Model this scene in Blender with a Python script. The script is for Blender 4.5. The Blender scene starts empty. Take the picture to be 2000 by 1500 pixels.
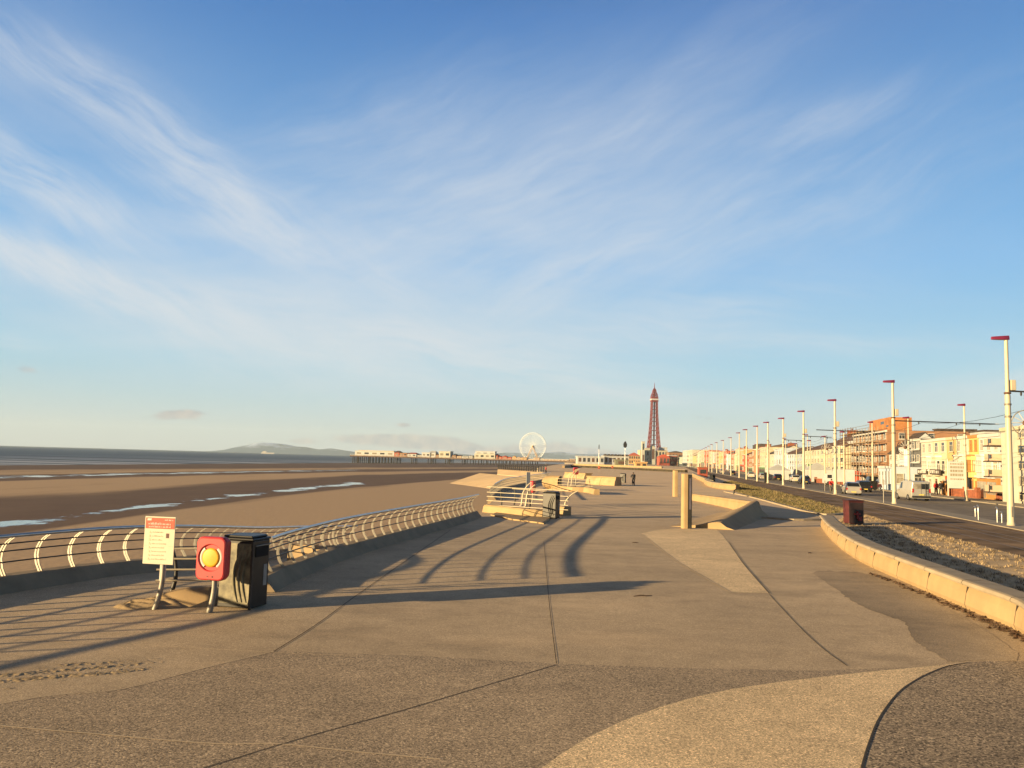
import bpy, bmesh, math, random
from mathutils import Vector, Matrix
random.seed(7)
S = bpy.context.scene; COL = S.collection
# ------------------------------------------------------------------ camera
CAMH = 3.1; FPX = 1600.0; HSL = .02754
_r = math.atan(HSL); _p = math.atan(146.5*math.cos(_r)/FPX)
_cp, _sp, _cr, _sr = math.cos(_p), math.sin(_p), math.cos(_r), math.sin(_r)
FW = Vector((0, _cp, _sp)); R0 = Vector((1, 0, 0)); U0 = Vector((0, -_sp, _cp))
RT = R0*_cr + U0*_sr; UP = U0*_cr - R0*_sr
cam = bpy.data.cameras.new('camera'); camo = bpy.data.objects.new('camera', cam); COL.objects.link(camo)
m = Matrix((RT, UP, -FW)).transposed().to_4x4(); m.translation = (0, 0, CAMH)
camo.matrix_world = m
cam.sensor_width = 36; cam.lens = 36*FPX/2000; cam.clip_start = .1; cam.clip_end = 60000
S.camera = camo
S.view_settings.view_transform = 'Standard'; S.view_settings.look = 'None'
S.view_settings.exposure = 1.6; S.view_settings.gamma = 1
# ------------------------------------------------------------------ sun and sky
SUN_EL = math.radians(8.3)
SHX, SHY = .883, .469                       # the way shadows fall on the ground
ln = math.hypot(SHX, SHY); SHX /= ln; SHY /= ln
sun = bpy.data.lights.new('sun', 'SUN'); sun.energy = 5.0; sun.angle = math.radians(.42); sun.color = (1.0, .72, .37)
suno = bpy.data.objects.new('sun', sun); COL.objects.link(suno)
tr = Vector((SHX*math.cos(SUN_EL), SHY*math.cos(SUN_EL), -math.sin(SUN_EL)))
suno.rotation_euler = tr.to_track_quat('-Z', 'Y').to_euler(); suno.location = (-60, -40, 40)

class NT:
    """small helper for building node trees"""
    def __init__(s, t): s.t = t
    def n(s, typ, **k):
        x = s.t.nodes.new(typ)
        for a, b in k.items(): setattr(x, a, b)
        return x
    def l(s, a, b): s.t.links.new(a, b)
    def put(s, sock, v):
        if isinstance(v, bpy.types.NodeSocket): s.l(v, sock)
        else: sock.default_value = v
    def m(s, op, a, b=None, c=None, clamp=False):
        x = s.n('ShaderNodeMath', operation=op); x.use_clamp = clamp
        s.put(x.inputs[0], a)
        if b is not None: s.put(x.inputs[1], b)
        if c is not None: s.put(x.inputs[2], c)
        return x.outputs[0]
    def ramp(s, f, stops):
        x = s.n('ShaderNodeValToRGB'); e = x.color_ramp.elements
        while len(e) < len(stops): e.new(.5)
        for i, (p, c) in enumerate(stops):
            e[i].position = p; e[i].color = (c, c, c, 1) if isinstance(c, (int, float)) else (*c, 1)
        s.put(x.inputs[0], f); return x.outputs[0]
    def noise(s, vec, scale, detail=3, rough=.55, dist=0, lac=2):
        x = s.n('ShaderNodeTexNoise'); s.put(x.inputs['Vector'], vec)
        x.inputs['Scale'].default_value = scale; x.inputs['Detail'].default_value = detail
        x.inputs['Roughness'].default_value = rough; x.inputs['Distortion'].default_value = dist
        return x
    def mapn(s, vec, loc=(0, 0, 0), rot=(0, 0, 0), sc=(1, 1, 1)):
        x = s.n('ShaderNodeMapping'); s.put(x.inputs[0], vec)
        x.inputs[1].default_value = loc; x.inputs[2].default_value = rot; x.inputs[3].default_value = sc
        return x.outputs[0]
    def mix(s, f, a, b, bt='MIX'):
        x = s.n('ShaderNodeMix', data_type='RGBA', blend_type=bt); s.put(x.inputs[0], f)
        for i, v in ((6, a), (7, b)):
            if isinstance(v, (tuple, list)): v = (*v[:3], 1)
            s.put(x.inputs[i], v)
        return x.outputs[2]

W = bpy.data.worlds.new('World'); S.world = W; W.use_nodes = True
W.node_tree.nodes.clear(); N = NT(W.node_tree)
sky = N.n('ShaderNodeTexSky', sky_type='NISHITA'); sky.sun_disc = False
sky.sun_elevation = SUN_EL; sky.sun_rotation = math.atan2(-SHX, -SHY)
sky.altitude = 0; sky.air_density = 1.0; sky.dust_density = .4; sky.ozone_density = 2.0
tc = N.n('ShaderNodeTexCoord'); sep = N.n('ShaderNodeSeparateXYZ'); N.l(tc.outputs['Generated'], sep.inputs[0])
X, Y, Z = sep.outputs
az = N.m('ARCTAN2', X, Y); el = N.m('ARCSINE', Z)
zz = N.m('MAXIMUM', Z, 0.0); den = N.m('ADD', zz, .10)
cv = N.n('ShaderNodeCombineXYZ'); N.l(N.m('DIVIDE', X, den), cv.inputs[0]); N.l(N.m('DIVIDE', Y, den), cv.inputs[1])
plane = cv.outputs[0]
av = N.n('ShaderNodeCombineXYZ'); N.l(az, av.inputs[0]); N.l(el, av.inputs[1]); azel = av.outputs[0]
# high thin cloud: fibres drawn out along the wind, warped by a slower noise
warp = N.noise(plane, .55, 3, .5)
wv = N.n('ShaderNodeVectorMath', operation='MULTIPLY_ADD'); N.l(warp.outputs['Color'], wv.inputs[0])
wv.inputs[1].default_value = (.8, .8, 0); N.l(plane, wv.inputs[2])
aw = N.noise(azel, 4.5, 2, .5); awv = N.n('ShaderNodeVectorMath', operation='MULTIPLY_ADD'); N.l(aw.outputs['Color'], awv.inputs[0])
awv.inputs[1].default_value = (.075, .075, 0); N.l(azel, awv.inputs[2])
def fibres(deg, sa=3.2, sb=17, rough=.66):
    f = N.noise(N.mapn(N.mapn(awv.outputs[0], rot=(0, 0, math.radians(deg))), sc=(sa, sb, 1)), 2.0, 10, rough, .12)
    return N.ramp(f.outputs[0], [(.34, 0), (.52, .36), (.76, 1)])
fib_dn, fib_up, fib_flat = fibres(27), fibres(-24), fibres(6, 2.6, 20)
soft = N.noise(N.mapn(wv.outputs[0], rot=(0, 0, math.radians(20)), sc=(.6, 1.2, 1)), .55, 5, .55, .2)
softc = N.ramp(soft.outputs[0], [(.38, 0), (.72, 1)])
def azel_of(px, py):
    d = FW + RT*((px-1000)/FPX) + UP*(-(py-750)/FPX); d.normalize()
    return math.atan2(d.x, d.y), math.asin(d.z)
def blob(px, py, w, h, ang, amp):
    """a soft ellipse at a bearing and height in the sky; w, h in 1/1600 rad, ang degrees clockwise"""
    a0, e0 = azel_of(px, py); a = math.radians(-ang)
    dx = N.m('SUBTRACT', az, a0); dy = N.m('SUBTRACT', el, e0)
    u = N.m('ADD', N.m('MULTIPLY', dx, math.cos(a)/(w/FPX)), N.m('MULTIPLY', dy, math.sin(a)/(w/FPX)))
    v = N.m('ADD', N.m('MULTIPLY', dx, -math.sin(a)/(h/FPX)), N.m('MULTIPLY', dy, math.cos(a)/(h/FPX)))
    q = N.m('ADD', N.m('MULTIPLY', u, u), N.m('MULTIPLY', v, v))
    return N.m('MULTIPLY', N.m('POWER', 2.718, N.m('MULTIPLY', q, -1.0)), amp)
def total(bl):
    t = bl[0]
    for b in bl[1:]: t = N.m('ADD', t, b)
    return t
def layer(fb, base, bl): return N.m('MULTIPLY', total([blob(*a) for a in bl]), N.m('MULTIPLY_ADD', fb, 1.25, base))
ca = total([
    layer(fib_dn, .05, [(80, 510, 170, 30, 16, 1.3), (230, 560, 220, 34, 16, .9), (410, 345, 170, 40, 38, .85), (480, 420, 150, 50, 24, .75), (60, 350, 190, 45, 24, .8), (165, 395, 120, 34, 20, .6),
        (220, 240, 130, 40, 48, .35), (70, 125, 190, 45, 14, .55), (560, 650, 260, 40, 16, .5), (780, 590, 110, 26, 34, .4), (330, 640, 420, 60, 14, .3), (620, 480, 260, 60, 20, .4)]),
    layer(fib_flat, .06, [(420, 590, 330, 40, 8, .5), (760, 640, 260, 36, 12, .5), (950, 690, 330, 44, 5, .75), (1560, 670, 280, 26, 2, .45), (700, 705, 420, 36, 4, .45), (1150, 765, 300, 22, 3, .45), (1330, 615, 260, 40, -8, .5), (10, 661, 60, 14, 8, .6), (430, 440, 160, 18, 2, .35)]),
    layer(fib_up, .28, [(880, 410, 330, 110, -20, .36), (1080, 545, 190, 44, -30, .5), (1120, 330, 330, 90, -34, .13), (720, 270, 360, 90, -22, .2), (1330, 210, 330, 80, -30, .10), (1600, 235, 170, 40, -10, .26), (1250, 480, 300, 90, -20, .35), (1930, 770, 200, 50, -14, .4), (1650, 400, 330, 90, -20, .18)]),
    layer(softc, .10, [(900, 410, 460, 150, -14, .62), (320, 520, 560, 150, 10, .14), (1200, 610, 560, 110, -4, .30), (200, 250, 360, 190, 28, .20), (640, 690, 760, 70, 4, .26), (1300, 250, 520, 160, -24, .08)])])
ca = N.m('MULTIPLY', N.m('SUBTRACT', 1.0, N.m('POWER', 2.718, N.m('MULTIPLY', ca, -1.5))), .86, clamp=True)     # thin cloud thickens towards, never past, white
sat = N.n('ShaderNodeHueSaturation'); N.l(sky.outputs[0], sat.inputs['Color']); sat.inputs['Saturation'].default_value = 1.12
# trim the physical sky by height and towards the sun: clear winter blue, pale milky air low down, dimmed overhead to cut ambient light
K = 1/(.07*2**1.6)
def s2l(r, g, b, k=1.0): return tuple((((c/255+.055)/1.055)**2.4 if c > 10 else c/3294)*k for c in (r, g, b))
grad = N.ramp(N.m('DIVIDE', el, 1.2), [(0, s2l(198, 207, 208)), (.045, s2l(184, 210, 219)), (.09, s2l(158, 206, 230)), (.19, s2l(124, 184, 234)), (.30, s2l(98, 158, 216)), (.43, s2l(72, 127, 194)), (.55, s2l(50, 74, 114)), (1, s2l(38, 48, 66))])
scl = N.n('ShaderNodeVectorMath', operation='SCALE'); N.l(grad, scl.inputs[0]); scl.inputs['Scale'].default_value = K
sd_ = N.m('ADD', N.m('MULTIPLY', X, -SHX), N.m('MULTIPLY', Y, -SHY))          # 1 towards the sun, tinted warm and held dim there to cut ambient light
skyc = N.mix(.92, sat.outputs[0], scl.outputs[0])
skyc = N.mix(N.ramp(sd_, [(.22, 0), (.8, .85)]), skyc, s2l(170, 144, 110, K))
c1 = N.mix(ca, skyc, s2l(222, 226, 230, K))
# low broken cumulus near the horizon, dove grey with warm lit tops
pn = N.noise(N.mapn(azel, sc=(1, 2.2, 1)), 34, 5, .6, .2)
low = total([blob(*a) for a in [(352, 810, 46, 10, -3, 1.0), (760, 860, 120, 13, 0, .95), (830, 862, 60, 12, 0, .6), (590, 862, 40, 7, 0, .5), (788, 830, 18, 5, 0, .8), (50, 720, 30, 10, 6, .55),
    (1070, 880, 90, 20, 0, .8), (960, 884, 120, 12, 0, .6), (1370, 815, 40, 8, 4, .45), (1180, 888, 70, 12, 0, .6), (900, 872, 40, 10, 0, .5)]])
la = N.m('MULTIPLY', N.m('SUBTRACT', N.m('ADD', low, N.m('MULTIPLY', pn.outputs[0], .9)), .80), 3.2, clamp=True)
lt = N.noise(azel, 60, 3)
c2 = N.mix(N.m('MULTIPLY', la, .8), c1, N.mix(N.ramp(lt.outputs[0], [(.35, 0), (.65, 1)]), s2l(146, 152, 170, K), s2l(206, 192, 186, K)))
bg = N.n('ShaderNodeBackground'); N.l(c2, bg.inputs[0]); bg.inputs[1].default_value = .07
wo = N.n('ShaderNodeOutputWorld'); N.l(bg.outputs[0], wo.inputs[0])

# ------------------------------------------------------------------ pixel of the photograph -> point of the place
def ray(px, py): return FW + RT*((px-1000)/FPX) + UP*(-(py-750)/FPX)
def G(px, py, z=0.0):
    d = ray(px, py); t = (z-CAMH)/d.z; return Vector((d.x*t, d.y*t, z))
def at(px, py, Yd):
    d = ray(px, py); t = Yd/d.y; return Vector((d.x*t, Yd, CAMH+d.z*t))
def proj(v):
    d = Vector(v)-Vector((0, 0, CAMH)); w = d.dot(FW)
    return 1000+FPX*d.dot(RT)/w, 750-FPX*d.dot(UP)/w
def hor(px): return 869+HSL*px

# ------------------------------------------------------------------ materials
MATS = {}
TONE = .74                                  # keeps paints inside the camera's range at this low-sun exposure
def mat(name, col, rough=.7, metal=0, var=.12, vscale=3, bump=0, bscale=40, spec=.4, col2=None, grime=0):
    if name in MATS: return MATS[name]
    if metal < .5: col = tuple(c*TONE for c in col); col2 = tuple(c*TONE for c in col2) if col2 else None
    M = bpy.data.materials.new(name); M.use_nodes = True; t = M.node_tree; n = NT(t)
    p = t.nodes['Principled BSDF']
    co = n.n('ShaderNodeTexCoord').outputs['Object']
    ns = n.noise(co, vscale, 4, .6)
    c2 = col2 or tuple(max(0, c*(1-2.2*var)) for c in col)
    f = n.ramp(ns.outputs[0], [(.3, 0), (.7, 1)])
    hi = tuple(min(1, c*(1+.35*var)) for c in col)
    c = n.mix(f, c2, hi)
    if grime:
        g = n.noise(n.mapn(co, sc=(1, 1, .25)), vscale*2.3, 5, .65)
        c = n.mix(n.m('MULTIPLY', n.ramp(g.outputs[0], [(.5, 0), (.75, 1)]), grime), c, tuple(x*.45 for x in col))
    n.l(c, p.inputs['Base Color'])
    p.inputs['Roughness'].default_value = rough; p.inputs['Metallic'].default_value = metal
    p.inputs['Specular IOR Level'].default_value = spec
    if bump:
        b = n.noise(co, bscale, 4, .6); bn = n.n('ShaderNodeBump'); bn.inputs['Strength'].default_value = bump
        bn.inputs['Distance'].default_value = .01; n.l(b.outputs[0], bn.inputs['Height']); n.l(bn.outputs[0], p.inputs['Normal'])
    MATS[name] = M; return M

def aggregate(name, base, contrast=.5, stone=55, sandy=.25):
    """exposed aggregate concrete: small stones in a cement ground, faint stains, blown sand, far floor paled as if better lit"""
    M = bpy.data.materials.new(name); M.use_nodes = True; t = M.node_tree; n = NT(t); p = t.nodes['Principled BSDF']
    co = n.n('ShaderNodeNewGeometry').outputs['Position']
    v = n.n('ShaderNodeTexVoronoi'); v.inputs['Scale'].default_value = stone; n.l(co, v.inputs['Vector'])
    sp = n.n('ShaderNodeSeparateXYZ'); n.l(v.outputs['Color'], sp.inputs[0])
    v2 = n.n('ShaderNodeTexVoronoi'); v2.inputs['Scale'].default_value = stone*2.3; n.l(co, v2.inputs['Vector'])
    sp2 = n.n('ShaderNodeSeparateXYZ'); n.l(v2.outputs['Color'], sp2.inputs[0])
    stonev = n.m('MULTIPLY', n.ramp(sp.outputs[0], [(0, 1-contrast), (.55, 1.0), (.86, 1.06), (1, 1+contrast*1.2)]), n.ramp(sp2.outputs[1], [(0, .72), (.8, 1.04), (1, 1.45)]))
    big = n.noise(co, .16, 5, .62); med = n.noise(co, 1.4, 5, .65)
    tone = n.m('MULTIPLY', n.ramp(big.outputs[0], [(.3, .78), (.7, 1.13)]), n.ramp(med.outputs[0], [(.25, .82), (.5, 1.0), (.75, 1.09)]))
    at_ = n.n('ShaderNodeAttribute', attribute_name='tone')
    tone = n.m('MULTIPLY', tone, n.m('ADD', at_.outputs['Fac'], 1.0))
    tone = n.m('MULTIPLY', tone, stonev)
    spots = n.n('ShaderNodeTexVoronoi'); spots.inputs['Scale'].default_value = 1.1; n.l(co, spots.inputs['Vector'])      # old gum and drips
    tone = n.m('MULTIPLY', tone, n.ramp(spots.outputs['Distance'], [(.018, .62), (.035, 1)]))
    stn = n.noise(n.mapn(co, rot=(0, 0, -.3), sc=(.5, 1, 1)), .45, 6, .7); tone = n.m('MULTIPLY', tone, n.ramp(stn.outputs[0], [(.34, .80), (.46, 1)]))
    gr = n.n('ShaderNodeCombineColor')
    for i in range(3): n.l(n.m('MULTIPLY', tone, base[i]), gr.inputs[i])
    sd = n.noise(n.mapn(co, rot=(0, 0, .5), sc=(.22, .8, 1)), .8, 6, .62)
    yy_ = n.n('ShaderNodeSeparateXYZ'); n.l(co, yy_.inputs[0]); far_lit = n.ramp(n.m('DIVIDE', yy_.outputs[1], 200.0), [(.15, 0), (.45, 1)])      # sandy paling with distance stands in for stronger light on the far floor
    sf = n.m('ADD', n.m('MULTIPLY', n.ramp(sd.outputs[0], [(.52, 0), (.78, 1)]), sandy), n.m('MULTIPLY', n.m('MULTIPLY', far_lit, n.ramp(sd.outputs[0], [(.3, .5), (.6, 1)])), .75), clamp=True)
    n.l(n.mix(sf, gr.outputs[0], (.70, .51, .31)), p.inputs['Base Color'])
    p.inputs['Roughness'].default_value = .85; p.inputs['Specular IOR Level'].default_value = .25
    fine = n.noise(co, 140, 2, .5)
    hsum = n.m('ADD', n.m('MULTIPLY', v.outputs['Distance'], -.6), n.m('MULTIPLY', fine.outputs[0], .3))
    b = n.n('ShaderNodeBump'); b.inputs['Strength'].default_value = .35; b.inputs['Distance'].default_value = .006
    n.l(hsum, b.inputs['Height']); n.l(b.outputs[0], p.inputs['Normal'])
    MATS[name] = M; return M

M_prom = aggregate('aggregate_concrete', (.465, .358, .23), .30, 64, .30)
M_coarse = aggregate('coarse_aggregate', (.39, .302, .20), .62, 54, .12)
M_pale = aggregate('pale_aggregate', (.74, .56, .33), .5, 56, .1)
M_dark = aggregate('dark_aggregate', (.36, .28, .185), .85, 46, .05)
M_joint = mat('joint_sealant', (.055, .045, .035), .9, 0, .2, 4)
M_chalk = mat('sand_filled_joint', (.80, .63, .41), .9, 0, .10, 6)
M_sand = mat('blown_sand', (.44, .33, .20), .95, 0, .15, 2, .5, 60, .15)
M_conc = mat('cast_concrete', (.44, .315, .17), .8, 0, .10, .8, .25, 25, .25, grime=.22)
M_cap = mat('concrete_coping', (.42, .35, .25), .8, 0, .12, 1.5, .3, 30, .25)
M_steel = mat('stainless_steel', (.55, .53, .50), .34, .9, .1, 3, 0, 10, .5)
M_steel2 = mat('dull_steel', (.34, .32, .28), .5, .4, .15, 3)
M_black = mat('black_plastic', (.018, .018, .018), .42, 0, .3, 4)
M_dark_metal = mat('dark_metal', (.05, .05, .048), .5, .3, .2, 4)
M_red = mat('red_plastic', (.62, .055, .06), .42, 0, .12, 3)
M_orange = mat('orange_plastic', (.80, .40, .02), .5, 0, .08, 4)
M_white = mat('white_paint', (.62, .60, .55), .5, 0, .06, 2)
M_cream = mat('cream_post_paint', (.58, .51, .37), .45, 0, .06, 1, grime=.12)
M_signred = mat('sign_red', (.66, .07, .035), .5, 0, .05, 3)
M_ink = mat('grey_print', (.60, .56, .40), .6, 0, .1, 3)
M_sign = mat('sign_white', (.58, .57, .46), .45, 0, .04, 3)
M_magenta = mat('crimson_lamp_paint', (.22, .02, .06), .4, 0, .1, 2)
M_olive = mat('weathered_bin_panel', (.24, .215, .13), .55, 0, .35, 5, .2, 20, .4)
M_maroon = mat('maroon_paint', (.11, .025, .025), .5, 0, .3, 4)
M_asph = mat('asphalt', (.26, .22, .175), .85, 0, .2, .5, .4, 80, .25)
M_track = mat('track_bed', (.33, .225, .135), .95, 0, .35, .35, .8, 12, .1, grime=.4)
M_rail = mat('worn_rail', (.12, .09, .065), .5, .6, .2, 2)
M_kerb = mat('kerb_stone', (.42, .37, .29), .85, 0, .15, 1)
M_pave = mat('paving', (.36, .31, .24), .85, 0, .15, .6)
M_glass = mat('window_glass', (.05, .06, .07), .08, 0, .3, 1, 0, 10, .8)
M_glassw = mat('curtained_glass', (.34, .31, .25), .15, 0, .25, 2, 0, 10, .6)
M_brick = mat('red_brick', (.34, .11, .055), .85, 0, .25, 3, .3, 12)
M_slate = mat('roof_slate', (.09, .07, .06), .8, 0, .3, 1.5)
M_rooft = mat('brown_roof_tile', (.16, .085, .055), .85, 0, .3, 1.5)
M_tyre = mat('tyre', (.02, .02, .02), .8, 0, .2, 5)
M_rim = mat('alloy', (.5, .5, .5), .35, .8, .1, 5)
M_carglass = mat('car_glass', (.02, .024, .028), .06, 0, .2, 2, 0, 10, .9)
M_lred = mat('tail_lamp', (.45, .02, .02), .25, 0, .1, 5)
M_lwhite = mat('head_lamp', (.75, .74, .7), .15, 0, .1, 5)
M_plate = mat('number_plate', (.72, .58, .12), .5, 0, .05, 5)
M_skin = mat('skin', (.48, .29, .20), .6, 0, .08, 8)
M_tower = mat('oxide_red_iron', (.21, .035, .04), .65, 0, .15, .05)
M_shaft = mat('dark_iron', (.06, .03, .035), .7, 0, .2, .1)
M_deck = mat('pier_deck', (.30, .24, .18), .85, 0, .2, .1)
M_pile = mat('pier_iron', (.05, .045, .045), .8, 0, .3, .2)
M_rust = mat('warm_stone_block', (.50, .36, .20), .85, 0, .15, 1, .3, 14)

def paint(key, c, rough=.75, var=.08): return mat('wall_'+key, c, rough, 0, var, .5, 0, 10, .3, grime=.12)

# ------------------------------------------------------------------ mesh helpers
class MB:
    def __init__(s): s.v = []; s.f = []; s.mi = []; s.sm = []; s.mats = []
    def _m(s, m):
        if m not in s.mats: s.mats.append(m)
        return s.mats.index(m)
    def add(s, vs, fs, m, smooth=False):
        o = len(s.v); k = s._m(m); s.v += [tuple(v) for v in vs]
        for f in fs: s.f.append([i+o for i in f]); s.mi.append(k); s.sm.append(smooth)
        return s
    def box(s, a, b, m, ch=0):
        (x0, y0, z0), (x1, y1, z1) = a, b
        x0, x1 = min(x0, x1), max(x0, x1); y0, y1 = min(y0, y1), max(y0, y1); z0, z1 = min(z0, z1), max(z0, z1)
        vs = [(x, y, z) for z in (z0, z1) for x, y in ((x0, y0), (x1, y0), (x1, y1), (x0, y1))]
        return s.add(vs, [(3, 2, 1, 0), (4, 5, 6, 7), (0, 1, 5, 4), (1, 2, 6, 5), (2, 3, 7, 6), (3, 0, 4, 7)], m)
    def tube(s, pts, r, m, seg=8, cap=True, smooth=True):
        pts = [Vector(p) for p in pts]; n = len(pts); rs = r if isinstance(r, (list, tuple)) else [r]*n
        vs = []; ref = None
        for i, p in enumerate(pts):
            d = (pts[min(i+1, n-1)]-pts[max(i-1, 0)])
            if d.length < 1e-9: d = Vector((0, 0, 1))
            d.normalize()
            if ref is None: ref = Vector((0, 0, 1)) if abs(d.z) < .9 else Vector((1, 0, 0))
            a = d.cross(ref).normalized(); b = d.cross(a).normalized()
            if b.length: ref = -b if False else ref
            for k in range(seg):
                t = 2*math.pi*k/seg; vs.append(p+(a*math.cos(t)+b*math.sin(t))*rs[i])
        fs = [(i*seg+k, i*seg+(k+1) % seg, (i+1)*seg+(k+1) % seg, (i+1)*seg+k) for i in range(n-1) for k in range(seg)]
        s.add(vs, fs, m, smooth)
        if cap:
            s.add(vs[:seg], [tuple(range(seg))[::-1]], m); s.add(vs[-seg:], [tuple(range(seg))], m)
        return s
    def prism(s, poly, z0, z1, m, bottom=True):
        n = len(poly)
        vs = [(p[0], p[1], z0) for p in poly]+[(p[0], p[1], z1) for p in poly]
        fs = [(i, (i+1) % n, n+(i+1) % n, n+i) for i in range(n)]+[tuple(range(n, 2*n))]
        if bottom: fs.append(tuple(range(n))[::-1])
        return s.add(vs, fs, m)
    def ext(s, poly, dvec, m, smooth=False):
        """extrude a 3-D polygon along a vector"""
        n = len(poly); d = Vector(dvec); P = [Vector(p) for p in poly]
        vs = P+[p+d for p in P]
        s.add(vs, [(i, (i+1) % n, n+(i+1) % n, n+i) for i in range(n)], m, smooth)
        return s.add(vs, [tuple(range(n))[::-1], tuple(range(n, 2*n))], m)
    def lathe(s, prof, m, seg=24, c=(0, 0, 0), axis='z', smooth=True):
        vs = []; C = Vector(c)
        for r, h in prof:
            for k in range(seg):
                t = 2*math.pi*k/seg; a, b = r*math.cos(t), r*math.sin(t)
                vs.append(C+Vector({'z': (a, b, h), 'y': (a, h, b), 'x': (h, a, b)}[axis]))
        fs = [(i*seg+k, i*seg+(k+1) % seg, (i+1)*seg+(k+1) % seg, (i+1)*seg+k) for i in range(len(prof)-1) for k in range(seg)]
        s.add(vs, fs, m, smooth)
        return s
    def sweep(s, prof, path, m, smooth=False, closed=True, cap=True):
        """sweep a section (side offset to the right of travel, height) along a ground path"""
        path = [Vector(p) for p in path]; n = len(path); k = len(prof); vs = []
        for i, p in enumerate(path):
            d = path[min(i+1, n-1)]-path[max(i-1, 0)]; d.z = 0; d.normalize(); r = Vector((d.y, -d.x, 0))
            for q in prof:
                sc = q[2][i] if len(q) > 2 else 1
                vs.append(p+r*q[0]+Vector((0, 0, q[1]*sc)))
        kk = k if closed else k-1
        fs = [(i*k+j, i*k+(j+1) % k, (i+1)*k+(j+1) % k, (i+1)*k+j) for i in range(n-1) for j in range(kk)]
        s.add(vs, fs, m, smooth)
        if cap and closed: s.add(vs[:k], [tuple(range(k))[::-1]], m); s.add(vs[-k:], [tuple(range(k))], m)
        return s
    def build(s, name, parent=None, fix=True, bevel=0, loc=None):
        me = bpy.data.meshes.new(name); me.from_pydata(s.v, [], s.f)
        for x in s.mats: me.materials.append(x)
        me.polygons.foreach_set('material_index', s.mi); me.polygons.foreach_set('use_smooth', s.sm)
        if fix:
            b = bmesh.new(); b.from_mesh(me); bmesh.ops.recalc_face_normals(b, faces=b.faces); b.to_mesh(me); b.free()
        me.update(); o = bpy.data.objects.new(name, me); COL.objects.link(o)
        if parent: o.parent = parent
        if loc: o.location = loc
        if bevel:
            md = o.modifiers.new('bevel', 'BEVEL'); md.width = bevel; md.segments = 2; md.limit_method = 'ANGLE'; md.angle_limit = .6
        return o
def tag(o, label=None, cat=None, group=None, kind=None):
    if label: o['label'] = label
    if cat: o['category'] = cat
    if group: o['group'] = group
    if kind: o['kind'] = kind
    return o
def thing(name, label, cat, loc=(0, 0, 0), rz=0, group=None):
    o = bpy.data.objects.new(name, None); COL.objects.link(o); o.location = loc; o.rotation_euler = (0, 0, rz); o.empty_display_size = .3
    return tag(o, label, cat, group)
def copy_tree(o, parent=None):
    c = o.copy(); COL.objects.link(c)
    if parent: c.parent = parent
    for ch in list(o.children): copy_tree(ch, c)
    return c
def lerp(a, b, t): return a+(b-a)*t
def smooth_path(pts, sub=8):
    P = [Vector(p) for p in pts]; out = []
    for i in range(len(P)-1):
        p0 = P[max(i-1, 0)]; p1 = P[i]; p2 = P[i+1]; p3 = P[min(i+2, len(P)-1)]
        for k in range(sub):
            t = k/sub
            out.append(.5*((2*p1)+(p2-p0)*t+(2*p0-5*p1+4*p2-p3)*t*t+(3*p1-p0-3*p2+p3)*t**3))
    out.append(P[-1]); return out
def resample(path, step):
    out = [path[0].copy()]; acc = 0
    for a, b in zip(path, path[1:]):
        L = (b-a).length
        while acc+L >= step:
            t = (step-acc)/L; a = a.lerp(b, t); out.append(a.copy()); L = (b-a).length; acc = 0
        acc += L
    return out
def tri_sheet(name, pts, m, z=None, tone=None):
    """flat sheet from an outline, triangulated"""
    b = bmesh.new(); vs = [b.verts.new((p[0], p[1], p[2] if z is None else z)) for p in pts]
    f = b.faces.new(vs); bmesh.ops.triangulate(b, faces=[f])
    for f in b.faces:
        f.normal_update()
        if f.normal.z < 0: f.normal_flip()
    me = bpy.data.meshes.new(name); b.to_mesh(me); b.free(); me.materials.append(m)
    if tone is not None:
        a = me.attributes.new('tone', 'FLOAT', 'POINT')
        a.data.foreach_set('value', tone if isinstance(tone, list) else [tone]*len(me.vertices))
    o = bpy.data.objects.new(name, me); COL.objects.link(o); o['kind'] = 'structure'; return o

# ------------------------------------------------------------------ road line through the tram posts
LP = [(9, -80), (14.5, -30), (19.9, 0), (29.3, 48.1), (34.5, 73.9), (38.7, 96.3), (42.4, 117.2), (45.6, 135.9), (51.5, 167), (60, 215), (79, 320), (160, 720), (260, 1500), (300, 2200)]
LPv = [Vector((x, y, 0)) for x, y in LP]
def Lat(Yd):
    for a, b in zip(LPv, LPv[1:]):
        if a.y <= Yd <= b.y: return a.lerp(b, (Yd-a.y)/(b.y-a.y))
def Lnorm(Yd):
    a, b = Lat(max(-79, Yd-5)), Lat(Yd+5); d = (b-a).normalized(); return Vector((d.y, -d.x, 0))
YS = [-75, -40, -10, 0, 10, 20, 30, 40, 48, 60, 74, 85, 96, 107, 117, 136, 150, 167, 190, 215, 260, 320, 420, 520, 620, 720, 1000, 1500, 2100]
def off(k, Yd, z=0): v = Lat(Yd)+Lnorm(Yd)*k; v.z = z; return v
def strip(name, k0, k1, m, z, y0=-75, y1=2100, zb=None):
    ys = [y for y in YS if y0 <= y <= y1]; mb = MB(); vs = []
    for y in ys: vs += [off(k0, y, z), off(k1, y, z)]
    mb.add(vs, [(2*i, 2*i+1, 2*i+3, 2*i+2) for i in range(len(ys)-1)], m)
    if zb is not None:
        vs = []
        for y in ys: vs += [off(k0, y, z), off(k0, y, zb), off(k1, y, z), off(k1, y, zb)]
        mb.add(vs, [(4*i, 4*i+1, 4*i+5, 4*i+4) for i in range(len(ys)-1)]+[(4*i+2, 4*i+3, 4*i+7, 4*i+6) for i in range(len(ys)-1)], m)
    o = mb.build(name); o['kind'] = 'structure'; return o
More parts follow.
